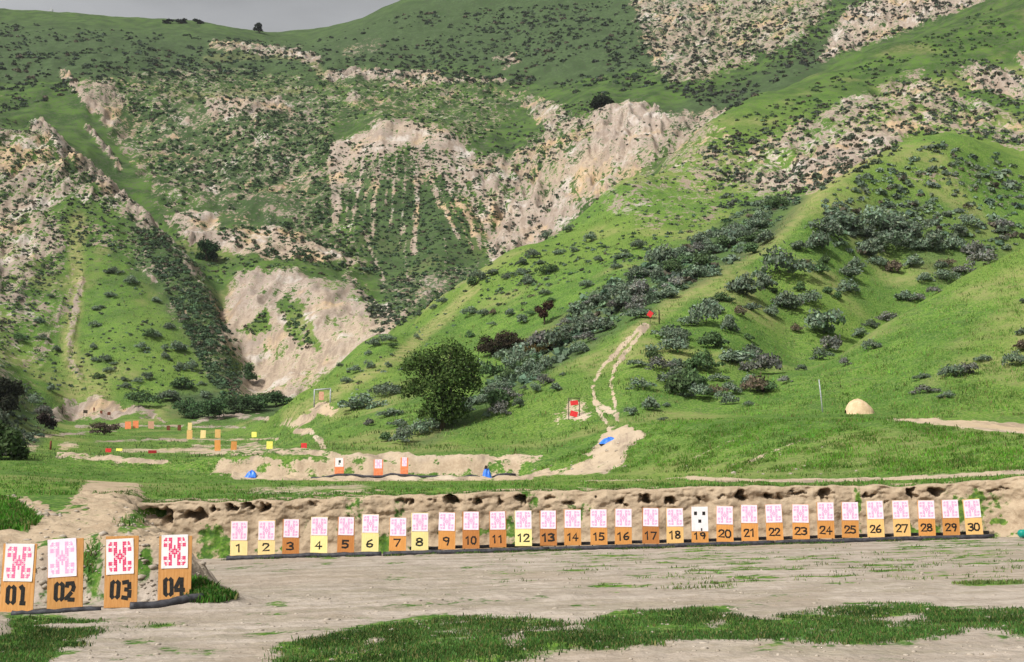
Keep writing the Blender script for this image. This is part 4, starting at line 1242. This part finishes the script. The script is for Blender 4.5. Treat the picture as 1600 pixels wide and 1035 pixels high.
BANDP = [(745,610),(800,565),(860,508),(930,458),(1000,424),(1100,368),(1205,306),(1258,312),(1205,374),(1130,420),(1000,486),(900,552),(820,600),(770,640)]
nb = 0
while nb < 66:
    x, y = rb.uniform(740, 1260), rb.uniform(300, 640)
    if inside(np.array([x]), np.array([y]), BANDP)[0]:
        plan.append((x, y, rb.uniform(20, 34) * (1.25 if x < 1000 else .95), rb.choice(['sage', 'sage', 'green', 'grey', 'sage']))); nb += 1

LAND = [('the big dark tree', 690, 605), ('the wheel tracks', 948, 590), ('the two red plates', 897, 637), ('the small red plate', 1016, 490), ('the leaning pole', 1283, 620),
        ('the sand pile', 1344, 632), ('the pale gantry', 503, 620), ('the pale dirt pad', 150, 640), ('the landslide', 440, 590), ('the left trail', 115, 500),
        ('the brown bushy trees', 800, 520), ('the grassy peak', 1480, 210), ('the right hill crest', 1480, 452), ('the gully head', 1250, 320), ('the spur top trail', 1180, 400), ('the fan of rills', 720, 380), ('the right road', 1480, 662)]
KW = {'sage': 'grey-green', 'green': 'dark green', 'brown': 'brownish', 'grey': 'pale greyish'}
ORD = ['nearest', 'second nearest', 'third nearest', 'fourth nearest', 'fifth nearest', 'sixth nearest', 'seventh nearest', 'eighth nearest', 'ninth nearest', 'tenth nearest', 'eleventh nearest', 'twelfth nearest', 'thirteenth nearest', 'fourteenth nearest', 'fifteenth nearest', 'sixteenth nearest', 'seventeenth nearest', 'eighteenth nearest', 'nineteenth nearest', 'twentieth nearest']
made = []
for (px, py, w, kind) in plan:
    hgt = w * .62
    p = hit(px, py + hgt * .42, 96, 420)
    if p is None:
        continue
    kind = kind or rb.choice(['sage'] * 5 + ['green'])
    wm = w / F * p.y
    if wm < .25:
        continue
    if len(made) >= 300:
        break
    me = rb.choice(SHRUB[kind])
    o = link('shrub', me)
    o.location = p - Vector((0, 0, .06 * wm))
    s = wm / 1.38 * rb.uniform(.8, 1.15) * (1.28 if px > 975 else 1.0)
    o.scale = (s * rb.uniform(.8, 1.35), s * rb.uniform(.8, 1.35), s * rb.uniform(.75, 1.35))
    o.rotation_euler = (0, 0, rb.uniform(0, 6.28))
    d = sorted(((math.hypot(px - x, (py - y) * 1.1), n, x, y) for n, x, y in LAND))[0]
    dx, dy = px - d[2], py - d[3]
    side = ('right of' if dx > 0 else 'left of') if abs(dx) > abs(dy) else ('below' if dy > 0 else 'above')
    made.append((o, kind, d[1], side, d[0]))
buck = {}
for m in made:
    buck.setdefault((m[1], m[2], m[3]), []).append(m)
for (kind, lm, side), ms in buck.items():
    ms.sort(key=lambda m: m[4])
    for i, m in enumerate(ms):
        tag(m[0], f'{KW[kind]} shrub {side} {lm}, ' + (f'{ORD[i]} to it of {len(ms)} such' if len(ms) > 1 else 'the only one there'), 'shrub', 'shrubs on the hillsides')

# --- trees
CROWN_CACHE = {}


def tree(px, py_base, Y, w, h, base, label, name='tree', cat='tree', lobes=None, nleaf=3500, size=.20, trunk=.2, seed=1, trunk_h=.35, group='trees on the slopes', low=False):
    p = at_depth(px, Y) if Y else hit(px, py_base, 60, 1100)
    if p is None:
        return
    rng = np.random.default_rng(seed)
    root = empty(name, tuple(p)); tag(root, label, cat, group)
    if lobes is None and low:
        lobes = []
        for i in range(11):
            a = rng.uniform(0, 6.28); r = rng.uniform(.05, .75); s = rng.uniform(.22, .36)
            lobes.append((r * math.cos(a) * .5, r * math.sin(a) * .5, rng.uniform(.12, .68) * (1 - .35 * r), s * .62, s * .62, s * .9))
    if lobes is None:
        lobes = []
        for i in range(9):
            a = rng.uniform(0, 6.28); r = rng.uniform(.1, .62); z = rng.uniform(.32, .82)
            r *= 1 - .5 * max(0, z - .5)
            s = rng.uniform(.20, .32)
            lobes.append((r * math.cos(a) * .5, r * math.sin(a) * .5, z, s * .62, s * .62, s * .75))
    L = [(a * w, b * w, c * h, d * w, e * w, f * h) for a, b, c, d, e, f in lobes]
    me = leaf_mesh('crown', L, nleaf, size, base, rng, var=.45, shell=.35)
    link('crown', me, M['leaf'], root)
    t = MB()
    t.tube([(0, 0, -.4), (.03 * w, 0, h * .2), (-.02 * w, .01 * w, h * .45), (.02 * w, 0, h * .7)], [trunk, trunk * .8, trunk * .55, trunk * .2], 9)
    for i in range(5):
        a = rng.uniform(0, 6.28); z0 = h * rng.uniform(.15, .4); l = L[i % len(L)]
        t.tube([(0, 0, z0), (l[0] * .5, l[1] * .5, (z0 + l[2]) / 2), (l[0], l[1], l[2])], [trunk * .5, trunk * .35, trunk * .12], 7)
    t.build('trunk', M['bark'], root, True)
    return root


BIG = [(-.30,-.05,.66,.19,.24,.20),(-.33,0,.40,.17,.20,.22),(-.14,-.10,.70,.17,.22,.20),(.10,-.05,.82,.20,.24,.16),(.26,0,.66,.22,.24,.24),(.34,.02,.46,.15,.2,.24),(.10,-.16,.52,.24,.22,.26),(-.08,-.14,.42,.22,.22,.28),(-.04,-.10,.22,.20,.2,.22),(.14,-.06,.28,.18,.2,.22),(.0,.12,.55,.28,.24,.34),(-.16,-.05,.15,.14,.14,.15),(.04,-.05,.10,.16,.16,.12),(.20,-.03,.16,.13,.14,.14)]
BIG = [(a, b, c, d * .9, e * .9, f * .9) for a, b, c, d, e, f in BIG]
tree(690, 672, 0, 8.2, 8.8, (.060, .095, .022), 'big dark broad-crowned tree standing alone at the foot of the spur', 'broadleaf_tree', 'tree', BIG, 12000, .14, .28, 3)
tree(768, 556, 0, 4.4, 3.4, (.050, .042, .022), 'brown bushy tree in the gully, just up right of the big tree', 'bushy_tree', 'tree', None, 2200, .15, .14, 4, low=True)
tree(800, 545, 0, 4.2, 3.3, (.060, .046, .028), 'brown bushy tree right of another, joined crowns', 'bushy_tree', 'tree', None, 2000, .15, .14, 5, low=True)
tree(850, 508, 0, 3.2, 3.6, (.062, .034, .020), 'small dark reddish-brown tree at the upper end of the gully', 'bushy_tree', 'tree', None, 1700, .14, .12, 6)
tree(842, 556, 0, 4.6, 2.4, (.095, .072, .020), 'low olive-brown bush among grey-green shrubs in the gully', 'olive_bush', 'bush', None, 1800, .13, .1, 7, low=True)
tree(940, 168, 0, 9.0, 8.0, (.014, .026, .010), 'round dark tree alone on the cliff edge', 'round_tree', 'tree', None, 2500, .5, .4, 8, low=True)
tree(322, 408, 0, 7.5, 8.0, (.022, .050, .016), 'round green tree at the edge of the dirt terrace', 'round_tree', 'tree', None, 2600, .34, .35, 9, low=True)
tree(8, 648, 0, 6.0, 6.0, (.022, .026, .014), 'black-green tree cut by the left frame edge', 'broadleaf_tree', 'tree', None, 4200, .22, .3, 10, low=True)
tree(70, 668, 0, 3.6, 3.0, (.034, .024, .020), 'dark brown bush standing left of the pale dirt pad', 'dark_bush', 'bush', None, 1400, .16, .1, 11, low=True)
tree(162, 680, 0, 4.6, 2.6, (.115, .090, .065), 'bare twiggy brown bush in front of the dirt pad', 'twiggy_bush', 'bush', None, 1500, .13, .1, 12, low=True)
tree(0, 718, 0, 3.8, 3.6, (.075, .130, .045), 'wide green bush at the left edge below the black-green tree', 'green_bush', 'bush', None, 3200, .17, .15, 13, low=True)
tree(-4, 690, 0, 4.6, 4.0, (.095, .120, .080), 'grey-green bush at the left edge above a wide green bush', 'green_bush', 'bush', None, 2500, .16, .15, 14, low=True)
for i, (px, py, w, h, lab) in enumerate([(300,655,9,4.5,'low green thicket at the left of the valley-bottom hedge'),(335,652,8,4.6,'second green thicket from the left in the valley-bottom hedge'),(368,645,8.5,4.8,'third green thicket from the left, below the landslide'),(400,642,8,4.4,'fourth green thicket from the left, below the landslide'),(430,636,8,3.6,'rightmost green thicket of the valley-bottom hedge'),(388,595,5,4.5,'tall narrow green bush at the left edge of the landslide')]):
    tree(px, py, 0, w, h, (.060, .105, .042), lab, 'thicket', 'thicket', None, 2200, .24, .15, 30 + i, group='valley-bottom thickets', low=True)
tree(405, 52, 0, 9, 7, (.016, .026, .014), 'dark round tree on the skyline left of the notch', 'skyline_tree', 'tree', None, 900, .6, .4, 50, group='trees on the skyline')
for i, (px, w, h, lab) in enumerate([(262,9,2.6,'flat dark tree clump on the skyline, left of three'),(283,10,3.2,'flat dark tree clump on the skyline, middle of three'),(310,11,2.4,'flat dark tree clump on the skyline, right of three')]):
    tree(px, 37.5, 0, w, h, (.020, .030, .018), lab, 'skyline_tree', 'tree', None, 500, .6, .3, 60 + i, group='trees on the skyline')

# --- countless scrub over the far slopes: one object
SCRUB = [
 ([(0,330),(100,330),(230,365),(370,520),(380,640),(240,625),(0,600)], 260, (.7, 1.7), (.050,.070,.045)),
 ([(0,185),(60,190),(250,350),(352,505),(300,470),(200,400),(0,360)], 560, (.9, 2.2), (.040,.055,.034)),
 ([(0,340),(100,340),(100,420),(40,500),(0,560)], 200, (.7, 1.6), (.046,.060,.040)),
 ([(210,360),(250,360),(372,540),(376,640),(330,600)], 560, (1.0, 2.6), (.042,.066,.034)),
 ([(180,130),(500,100),(525,215),(515,340),(600,435),(400,400),(260,325)], 1250, (1.0, 3.0), (.036,.056,.028)),
 ([(515,215),(745,240),(770,405),(600,450),(520,330)], 700, (1.0, 2.3), (.036,.056,.030)),
 ([(745,240),(850,150),(950,165),(900,340),(770,405)], 230, (1.0, 2.8), (.040,.052,.034)),
 ([(900,170),(1000,165),(1130,190),(1000,270),(900,340)], 60, (.8, 1.8), (.046,.054,.036)),
 ([(-20,35),(480,68),(640,20),(1000,0),(1040,130),(940,150),(700,130),(520,110),(170,130),(-20,185)], 1150, (1.6, 4.5), (.030,.042,.026)),
 ([(985,0),(1545,0),(1290,95),(1130,180),(1040,140)], 700, (1.4, 3.8), (.032,.038,.028)),
 ([(1090,230),(1250,175),(1450,95),(1600,90),(1600,240),(1480,205),(1280,300),(1130,330)], 620, (.9, 2.6), (.044,.056,.038)),
 ([(760,408),(1000,275),(1150,195),(1200,305),(1000,420),(860,500),(700,455)], 380, (.6, 1.5), (.052,.074,.044)),
 ([(1285,310),(1480,212),(1600,250),(1600,390),(1300,400)], 190, (1.2, 3.0), (.080,.106,.070)),
 ([(1140,190),(1550,12),(1600,60),(1450,100),(1200,190)], 240, (1.0, 2.4), (.036,.056,.026)),
 ([(480,620),(620,525),(760,420),(800,450),(600,600)], 70, (.5, 1.1), (.062,.080,.056)),
 ([(590,440),(770,405),(690,470),(610,520)], 180, (1.0, 2.2), (.036,.052,.030)),
 ([(720,640),(800,565),(930,458),(1100,368),(1205,304),(1258,312),(1130,422),(1000,488),(820,602)], 560, (1.5, 3.0), (.066,.096,.058)),
 ([(0,590),(60,610),(90,660),(60,690),(0,720)], 90, (.8, 1.6), (.052,.066,.046)),
 ([(225,345),(345,398),(420,402),(560,440),(620,495),(545,442),(400,416),(350,440),(340,500),(300,430)], 300, (1.0, 2.4), (.050,.076,.036)),
 ([(385,505),(400,498),(418,488),(424,520),(385,525)], 14, (1.2, 2.4), (.040,.066,.030)),
 ([(436,468),(455,460),(478,500),(495,540),(470,548),(446,520)], 34, (1.2, 2.4), (.040,.066,.030)),
 ([(560,455),(618,490),(600,520),(575,490)], 40, (1.2, 2.6), (.044,.056,.036)),
 ([(500,105),(800,120),(830,160),(740,230),(590,185),(500,190)], 330, (1.0, 2.6), (.034,.054,.026)),
]
rs = np.random.default_rng(5)
VV, FF, CC = [], [], []
off = 0
for (poly, cnt, (s0, s1), base) in SCRUB:
    pa = np.array(poly, float)
    cnt = int(cnt * 2.4); s0 *= .52; s1 *= .66
    got = 0; tries = 0
    while got < cnt and tries < cnt * 3:
        tries += 1
        x, y = rs.uniform(pa[:, 0].min(), pa[:, 0].max()), rs.uniform(pa[:, 1].min(), pa[:, 1].max())
        if not inside(np.array([x]), np.array([y]), poly)[0]:
            continue
        p = hit(x, y, 96, 1000)
        if p is None:
            continue
        if pnoise(p.x / 14.0, p.y / 14.0, 91) + (1.1 * pnoise(p.x / 60.0, p.y / 60.0, 92) if p.y > 380 else 0) + .6 * rs.random() < .05:
            continue
        got += 1
        s = s0 + (s1 - s0) * rs.random() ** 1.8
        nq = 26 if s > .8 else 18
        d = rs.normal(size=(nq, 3)); d /= np.linalg.norm(d, axis=1)[:, None]; d[:, 2] = np.abs(d[:, 2])
        cpos = d * (.35 + .65 * rs.random((nq, 1)) ** .5) * np.array([rs.uniform(.75, 1.4), rs.uniform(.75, 1.3), rs.uniform(.6, .95)]) * s * .52
        nr_ = d + .8 * rs.normal(size=(nq, 3)); nr_ /= np.linalg.norm(nr_, axis=1)[:, None]
        ta = np.cross(nr_, rs.normal(size=(nq, 3))); ta /= np.linalg.norm(ta, axis=1)[:, None] + 1e-9
        tb_ = np.cross(nr_, ta)
        q = s * .20 * rs.uniform(.6, 1.5, (nq, 1))
        v = np.stack([cpos + ta * q, cpos + tb_ * q * .8, cpos - ta * q, cpos - tb_ * q * .8], 1).reshape(-1, 3) + np.array([p.x, p.y, p.z])
        c = np.array(base) * 1.75 * rs.uniform(.6, 1.4) * (1 + .06 * rs.normal(size=3))
        if rs.random() < .10:
            c = np.array([.10, .085, .062])
        c = np.repeat(c[None, :] * (1 + .28 * rs.normal(size=(nq, 1))), 4, 0)
        VV.append(v); FF.append(np.arange(nq * 4).reshape(-1, 4) + off); CC.append(np.clip(c, .006, 1)); off += nq * 4
me = np_mesh('scrub', np.concatenate(VV), np.concatenate(FF))
point_color(me, 'tint', np.concatenate(CC))
tag(link('scrub', me, M['leaf']), 'countless dark scrub dotted over the far slopes', 'scrub', None, 'stuff')


# --- grass blades
def blades(P, hgt, per, rng, base, spread):
    n = len(P) * per
    c = np.repeat(P, per, 0) + np.concatenate([rng.normal(size=(n, 2)) * np.repeat(spread, per)[:, None], np.zeros((n, 1))], 1)
    h = np.repeat(hgt, per) * rng.uniform(.5, 1.2, n)
    a = rng.uniform(0, 2 * math.pi, n)
    wdt = h * rng.uniform(.10, .2, n)
    dx, dy = np.cos(a), np.sin(a)
    lean = rng.normal(size=(n, 2)) * .38 * h[:, None]
    v0 = c + np.stack([dx * wdt, dy * wdt, -h * .15], 1); v1 = c - np.stack([dx * wdt, dy * wdt, h * .15], 1)
    m = c + np.concatenate([lean * .45, (h * .6)[:, None]], 1)
    v2 = m - np.stack([dx, dy, 0 * dx], 1) * (wdt * .7)[:, None]; v3 = m + np.stack([dx, dy, 0 * dx], 1) * (wdt * .7)[:, None]
    tp = c + np.concatenate([lean, h[:, None]], 1)
    V = np.stack([v0, v1, v2, v3, tp], 1).reshape(-1, 3)
    b = np.arange(n)[:, None] * 5
    T = np.concatenate([b + np.array([[0, 1, 2]]), b + np.array([[0, 2, 3]]), b + np.array([[3, 2, 4]])], 0)
    pt = .62 + .75 * np.clip(.5 + fbm(c[:, 0], c[:, 1], .9 + c[:, 1] / 60, 3, 78), 0, 1)
    col = np.array(base)[None, :] * (pt * rng.uniform(.7, 1.4, n))[:, None] * (1 + .10 * rng.normal(size=(n, 3)))
    y = rng.random(n) < .16
    col[y] = np.array([.20, .19, .07]) * rng.uniform(.7, 1.2, (y.sum(), 1))
    return V, T, np.repeat(np.clip(col, .005, 1), 5, 0)


def scatter(poly, cnt, ymin, ymax, rng, baremax=.6, thr=-.10):
    pa = np.array(poly, float)
    x = rng.uniform(pa[:, 0].min(), pa[:, 0].max(), cnt * 3); y = rng.uniform(pa[:, 1].min(), pa[:, 1].max(), cnt * 3)
    ok = inside(x, y, poly)
    out = []
    for a_, b_ in zip(x[ok][:int(cnt * 1.25)], y[ok][:int(cnt * 1.25)]):
        p = hit(a_, b_, ymin, ymax)
        if p is None:
            continue
        j = min(np.searchsorted(uc, p.x / p.y), NC - 1); i = min(np.searchsorted(yr, p.y), NR - 1)
        if bare[i, j] < baremax:
            out.append(p[:])
    out = np.array(out).reshape(-1, 3)
    if len(out): out = out[fbm(out[:, 0], out[:, 1], 1.1 + out[:, 1].mean() / 60, 3, 79) + .25 * rng.normal(size=len(out)) > thr]
    return out


rg = np.random.default_rng(9)
parts = []
P = scatter(GRASSPOLYS[0], 11500, 8, 30, rg, .66, -.30)
parts.append(blades(P, rg.uniform(.02, .058, len(P)), 9, rg, (0.064, 0.132, 0.028), np.full(len(P), .09)))
P = scatter(GRASSPOLYS[1], 3500, 8, 30, rg)
parts.append(blades(P, rg.uniform(.02, .058, len(P)), 9, rg, (0.064, 0.132, 0.028), np.full(len(P), .09)))
P = scatter(GRASSPOLYS[2], 1500, 20, 30, rg)
parts.append(blades(P, rg.uniform(.06, .14, len(P)), 7, rg, (0.070, 0.184, 0.025), np.full(len(P), .06)))
P = scatter([(-10,772),(30,785),(62,812),(40,828),(-10,832)], 1200, 22, 60, rg)
parts.append(blades(P, rg.uniform(.08, .16, len(P)), 6, rg, (0.074, 0.193, 0.021), np.full(len(P), .08)))
P = scatter([(60,810),(340,800),(350,945),(0,955)], 1500, 24, 60, rg, .55)
parts.append(blades(P, rg.uniform(.06, .15, len(P)), 6, rg, (0.081, 0.166, 0.032), np.full(len(P), .08)))
P = scatter([(340,875),(1600,845),(1600,950),(700,965),(400,960)], 9000, 24, 47, rg, .62)
parts.append(blades(P, rg.uniform(.03, .08, len(P)), 5, rg, (0.123, 0.184, 0.049), np.full(len(P), .08)))
P = scatter([(0,700),(840,745),(1600,738),(1600,770),(220,790),(0,770)], 9000, 47, 100, rg, .5)
parts.append(blades(P, rg.uniform(.06, .14, len(P)), 6, rg, (0.091, 0.201, 0.028), np.full(len(P), .14)))
P = scatter([(830,740),(1000,655),(1400,655),(1600,680),(1600,738)], 9000, 55, 100, rg, .5)
parts.append(blades(P, rg.uniform(.08, .18, len(P)), 6, rg, (0.102, 0.219, 0.025), np.full(len(P), .16)))
# taller tufts and dry stalks over the nearer hillsides
for poly, cnt, hh, basec in [([(1130,650),(1250,590),(1600,386),(1600,660)], 5000, (.10, .24), (.125, .235, .040)), ([(560,705),(1010,490),(1290,300),(1480,210),(1600,250),(1600,390),(1230,590),(1000,660),(850,712)], 9000, (.11, .30), (.122, .220, .046)),
                            ([(400,660),(600,525),(770,415),(1000,280),(1200,300),(1000,420),(700,640),(560,705)], 5000, (.12, .34), (.130, .215, .052)), ([(0,640),(115,360),(240,370),(370,560),(370,650)], 3000, (.16, .42), (.118, .195, .050)), ([(60,660),(430,655),(560,705),(340,715),(0,720)], 2500, (.10, .25), (.125, .195, .060))]:
    P = scatter(poly, cnt, 88, 420, rg, .5)
    parts.append(blades(P, rg.uniform(hh[0], hh[1], len(P)), 6, rg, basec, np.full(len(P), .35)))
# fringe along the lip of the bank
s_, bx_, by_, nx_, ny_, zl_ = BK
k = rg.integers(0, len(s_), 3800)
dd = rg.uniform(.95, 2.3, len(k))
X = bx_[k] + nx_[k] * dd; Yv = by_[k] + ny_[k] * dd
P = np.stack([X, Yv, np.maximum(ground(X, Yv), np.where(dd < 1.6, zl_[k], -9))], 1)
parts.append(blades(P, rg.uniform(.04, .11, len(P)), 5, rg, (0.088, 0.184, 0.032), np.full(len(P), .08)))
# strip of weeds along the edging tube
xs = []
for q in range(1500):
    px = rg.uniform(350, 1555)
    if pnoise(px / 60.0, 3.1, 77) < -.05: continue
    p = at_depth(px, 45.0 + rg.normal() * .06)
    xs.append(p[:])
P = np.array(xs)
parts.append(blades(P, rg.uniform(.04, .09, len(P)), 5, rg, (0.074, 0.140, 0.032), np.full(len(P), .06)))
V = []; T = []; Cc = []; off = 0
for v, t, c in parts:
    V.append(v); T.append(t + off); Cc.append(c); off += len(v)
me = np_mesh('grass', np.concatenate(V), np.concatenate(T))
point_color(me, 'tint', np.concatenate(Cc))
tag(link('grass', me, M['grass']), 'short green grass and weeds on the range and its banks', 'grass', None, 'stuff')

# --- loose stones
VV, FF = [], []; off = 0
for (poly, cnt, y0, y1, s0, s1) in [([(340,875),(1600,845),(1600,1035),(100,1035),(0,960)], 1500, 12, 47, .012, .045),
                                    ([(0,800),(240,790),(345,870),(330,945),(0,960)], 350, 24, 50, .02, .09),
                                    ([(8,772),(40,776),(88,806),(70,812)], 90, 24, 60, .04, .14),
                                    ([(180,800),(240,800),(250,840),(200,850)], 40, 24, 60, .03, .10),
                                    ([(1550,760),(1600,752),(1600,840),(1545,838)], 90, 30, 50, .02, .07),
                                    ([(810,745),(920,700),(1000,665),(980,735)], 60, 60, 104, .06, .2),
                                    ([(1050,730),(1300,690),(1400,740),(1100,745)], 40, 50, 104, .06, .16)]:
    pa = np.array(poly, float)
    for q in range(cnt):
        x, y = rs.uniform(pa[:, 0].min(), pa[:, 0].max()), rs.uniform(pa[:, 1].min(), pa[:, 1].max())
        if not inside(np.array([x]), np.array([y]), poly)[0]: continue
        p = hit(x, y, y0, y1)
        if p is None: continue
        V, Fq = ICO1
        s = s0 + (s1 - s0) * rs.random() ** 3
        v = V * (1 + .2 * rs.normal(size=(len(V), 1))) * s * np.array([rs.uniform(.8, 1.5), rs.uniform(.8, 1.3), rs.uniform(.4, .8)])
        VV.append(v + np.array(p)); FF.append(Fq + off); off += len(V)
me = np_mesh('stones', np.concatenate(VV), np.concatenate(FF))
tag(link('loose_stones', me, M['stone']), 'small loose stones scattered over the bare earth', 'stones', None, 'stuff')

# ------------------------------------------------------------------ air
hb = MB(); hb.box((0, 640, 130), (3700, 1420, 420))
hz = NT('air'); pv = hz.n('ShaderNodeVolumePrincipled'); pv.inputs['Color'].default_value = (.86, .90, .95, 1); pv.inputs['Density'].default_value = HAZE
hz.t.links.new(pv.outputs[0], hz.out.inputs['Volume'])
tag(hb.build('haze', hz.m), None, None, None, 'stuff')
# ------------------------------------------------------------------ sky, sun, camera
SUN_EL, SUN_AZ = math.radians(47), math.radians(226)      # compass-like: from behind left
w = bpy.data.worlds.new('World'); scn.world = w; w.use_nodes = True
nt = w.node_tree; nt.nodes.clear()
sky = nt.nodes.new('ShaderNodeTexSky'); sky.sky_type = 'NISHITA'; sky.sun_disc = False
sky.sun_elevation = SUN_EL; sky.sun_rotation = SUN_AZ
sky.dust_density = 3.0; sky.air_density = 1.0
hs = nt.nodes.new('ShaderNodeHueSaturation'); hs.inputs['Saturation'].default_value = .10
bg = nt.nodes.new('ShaderNodeBackground'); bg.inputs[1].default_value = .095
wo = nt.nodes.new('ShaderNodeOutputWorld')
nt.links.new(sky.outputs[0], hs.inputs['Color']); tcw = nt.nodes.new('ShaderNodeTexCoord'); mpw = nt.nodes.new('ShaderNodeMapping'); mpw.inputs['Scale'].default_value = (1, 1, 3.2)
nw = nt.nodes.new('ShaderNodeTexNoise'); nw.inputs['Scale'].default_value = 3.5; nw.inputs['Detail'].default_value = 5
rw = nt.nodes.new('ShaderNodeMapRange'); rw.inputs[1].default_value = .3; rw.inputs[2].default_value = .7; rw.inputs[3].default_value = .95; rw.inputs[4].default_value = 1.5
mw = nt.nodes.new('ShaderNodeVectorMath'); mw.operation = 'SCALE'
nt.links.new(tcw.outputs['Generated'], mpw.inputs[0]); nt.links.new(mpw.outputs[0], nw.inputs['Vector']); nt.links.new(nw.outputs[0], rw.inputs[0])
nt.links.new(hs.outputs[0], mw.inputs[0]); nt.links.new(rw.outputs[0], mw.inputs['Scale'])
nt.links.new(mw.outputs[0], bg.inputs[0]); nt.links.new(bg.outputs[0], wo.inputs[0])

sl = bpy.data.lights.new('sun', 'SUN'); sl.energy = 4.0; sl.angle = math.radians(2.5); sl.color = (1, .96, .90)
so = bpy.data.objects.new('sun', sl); COL.objects.link(so)
dirv = Vector((math.sin(SUN_AZ) * math.cos(SUN_EL), math.cos(SUN_AZ) * math.cos(SUN_EL), math.sin(SUN_EL)))
so.rotation_euler = dirv.to_track_quat('Z', 'Y').to_euler()
so.location = dirv * 50

cd = bpy.data.cameras.new('camera'); cd.sensor_fit = 'HORIZONTAL'; cd.sensor_width = 36; cd.lens = F / 1600 * 36
cd.clip_start = .1; cd.clip_end = 5000
co = bpy.data.objects.new('camera', cd); COL.objects.link(co)
co.location = (0, 0, 0); co.rotation_euler = (math.pi / 2 + TH, 0, 0)
scn.camera = co
scn.view_settings.view_transform = 'Standard'; scn.view_settings.look = 'None'; scn.view_settings.exposure = 0.17; scn.view_settings.gamma = 1
scn.cycles.max_bounces = 5; scn.cycles.diffuse_bounces = 3; scn.cycles.transparent_max_bounces = 4
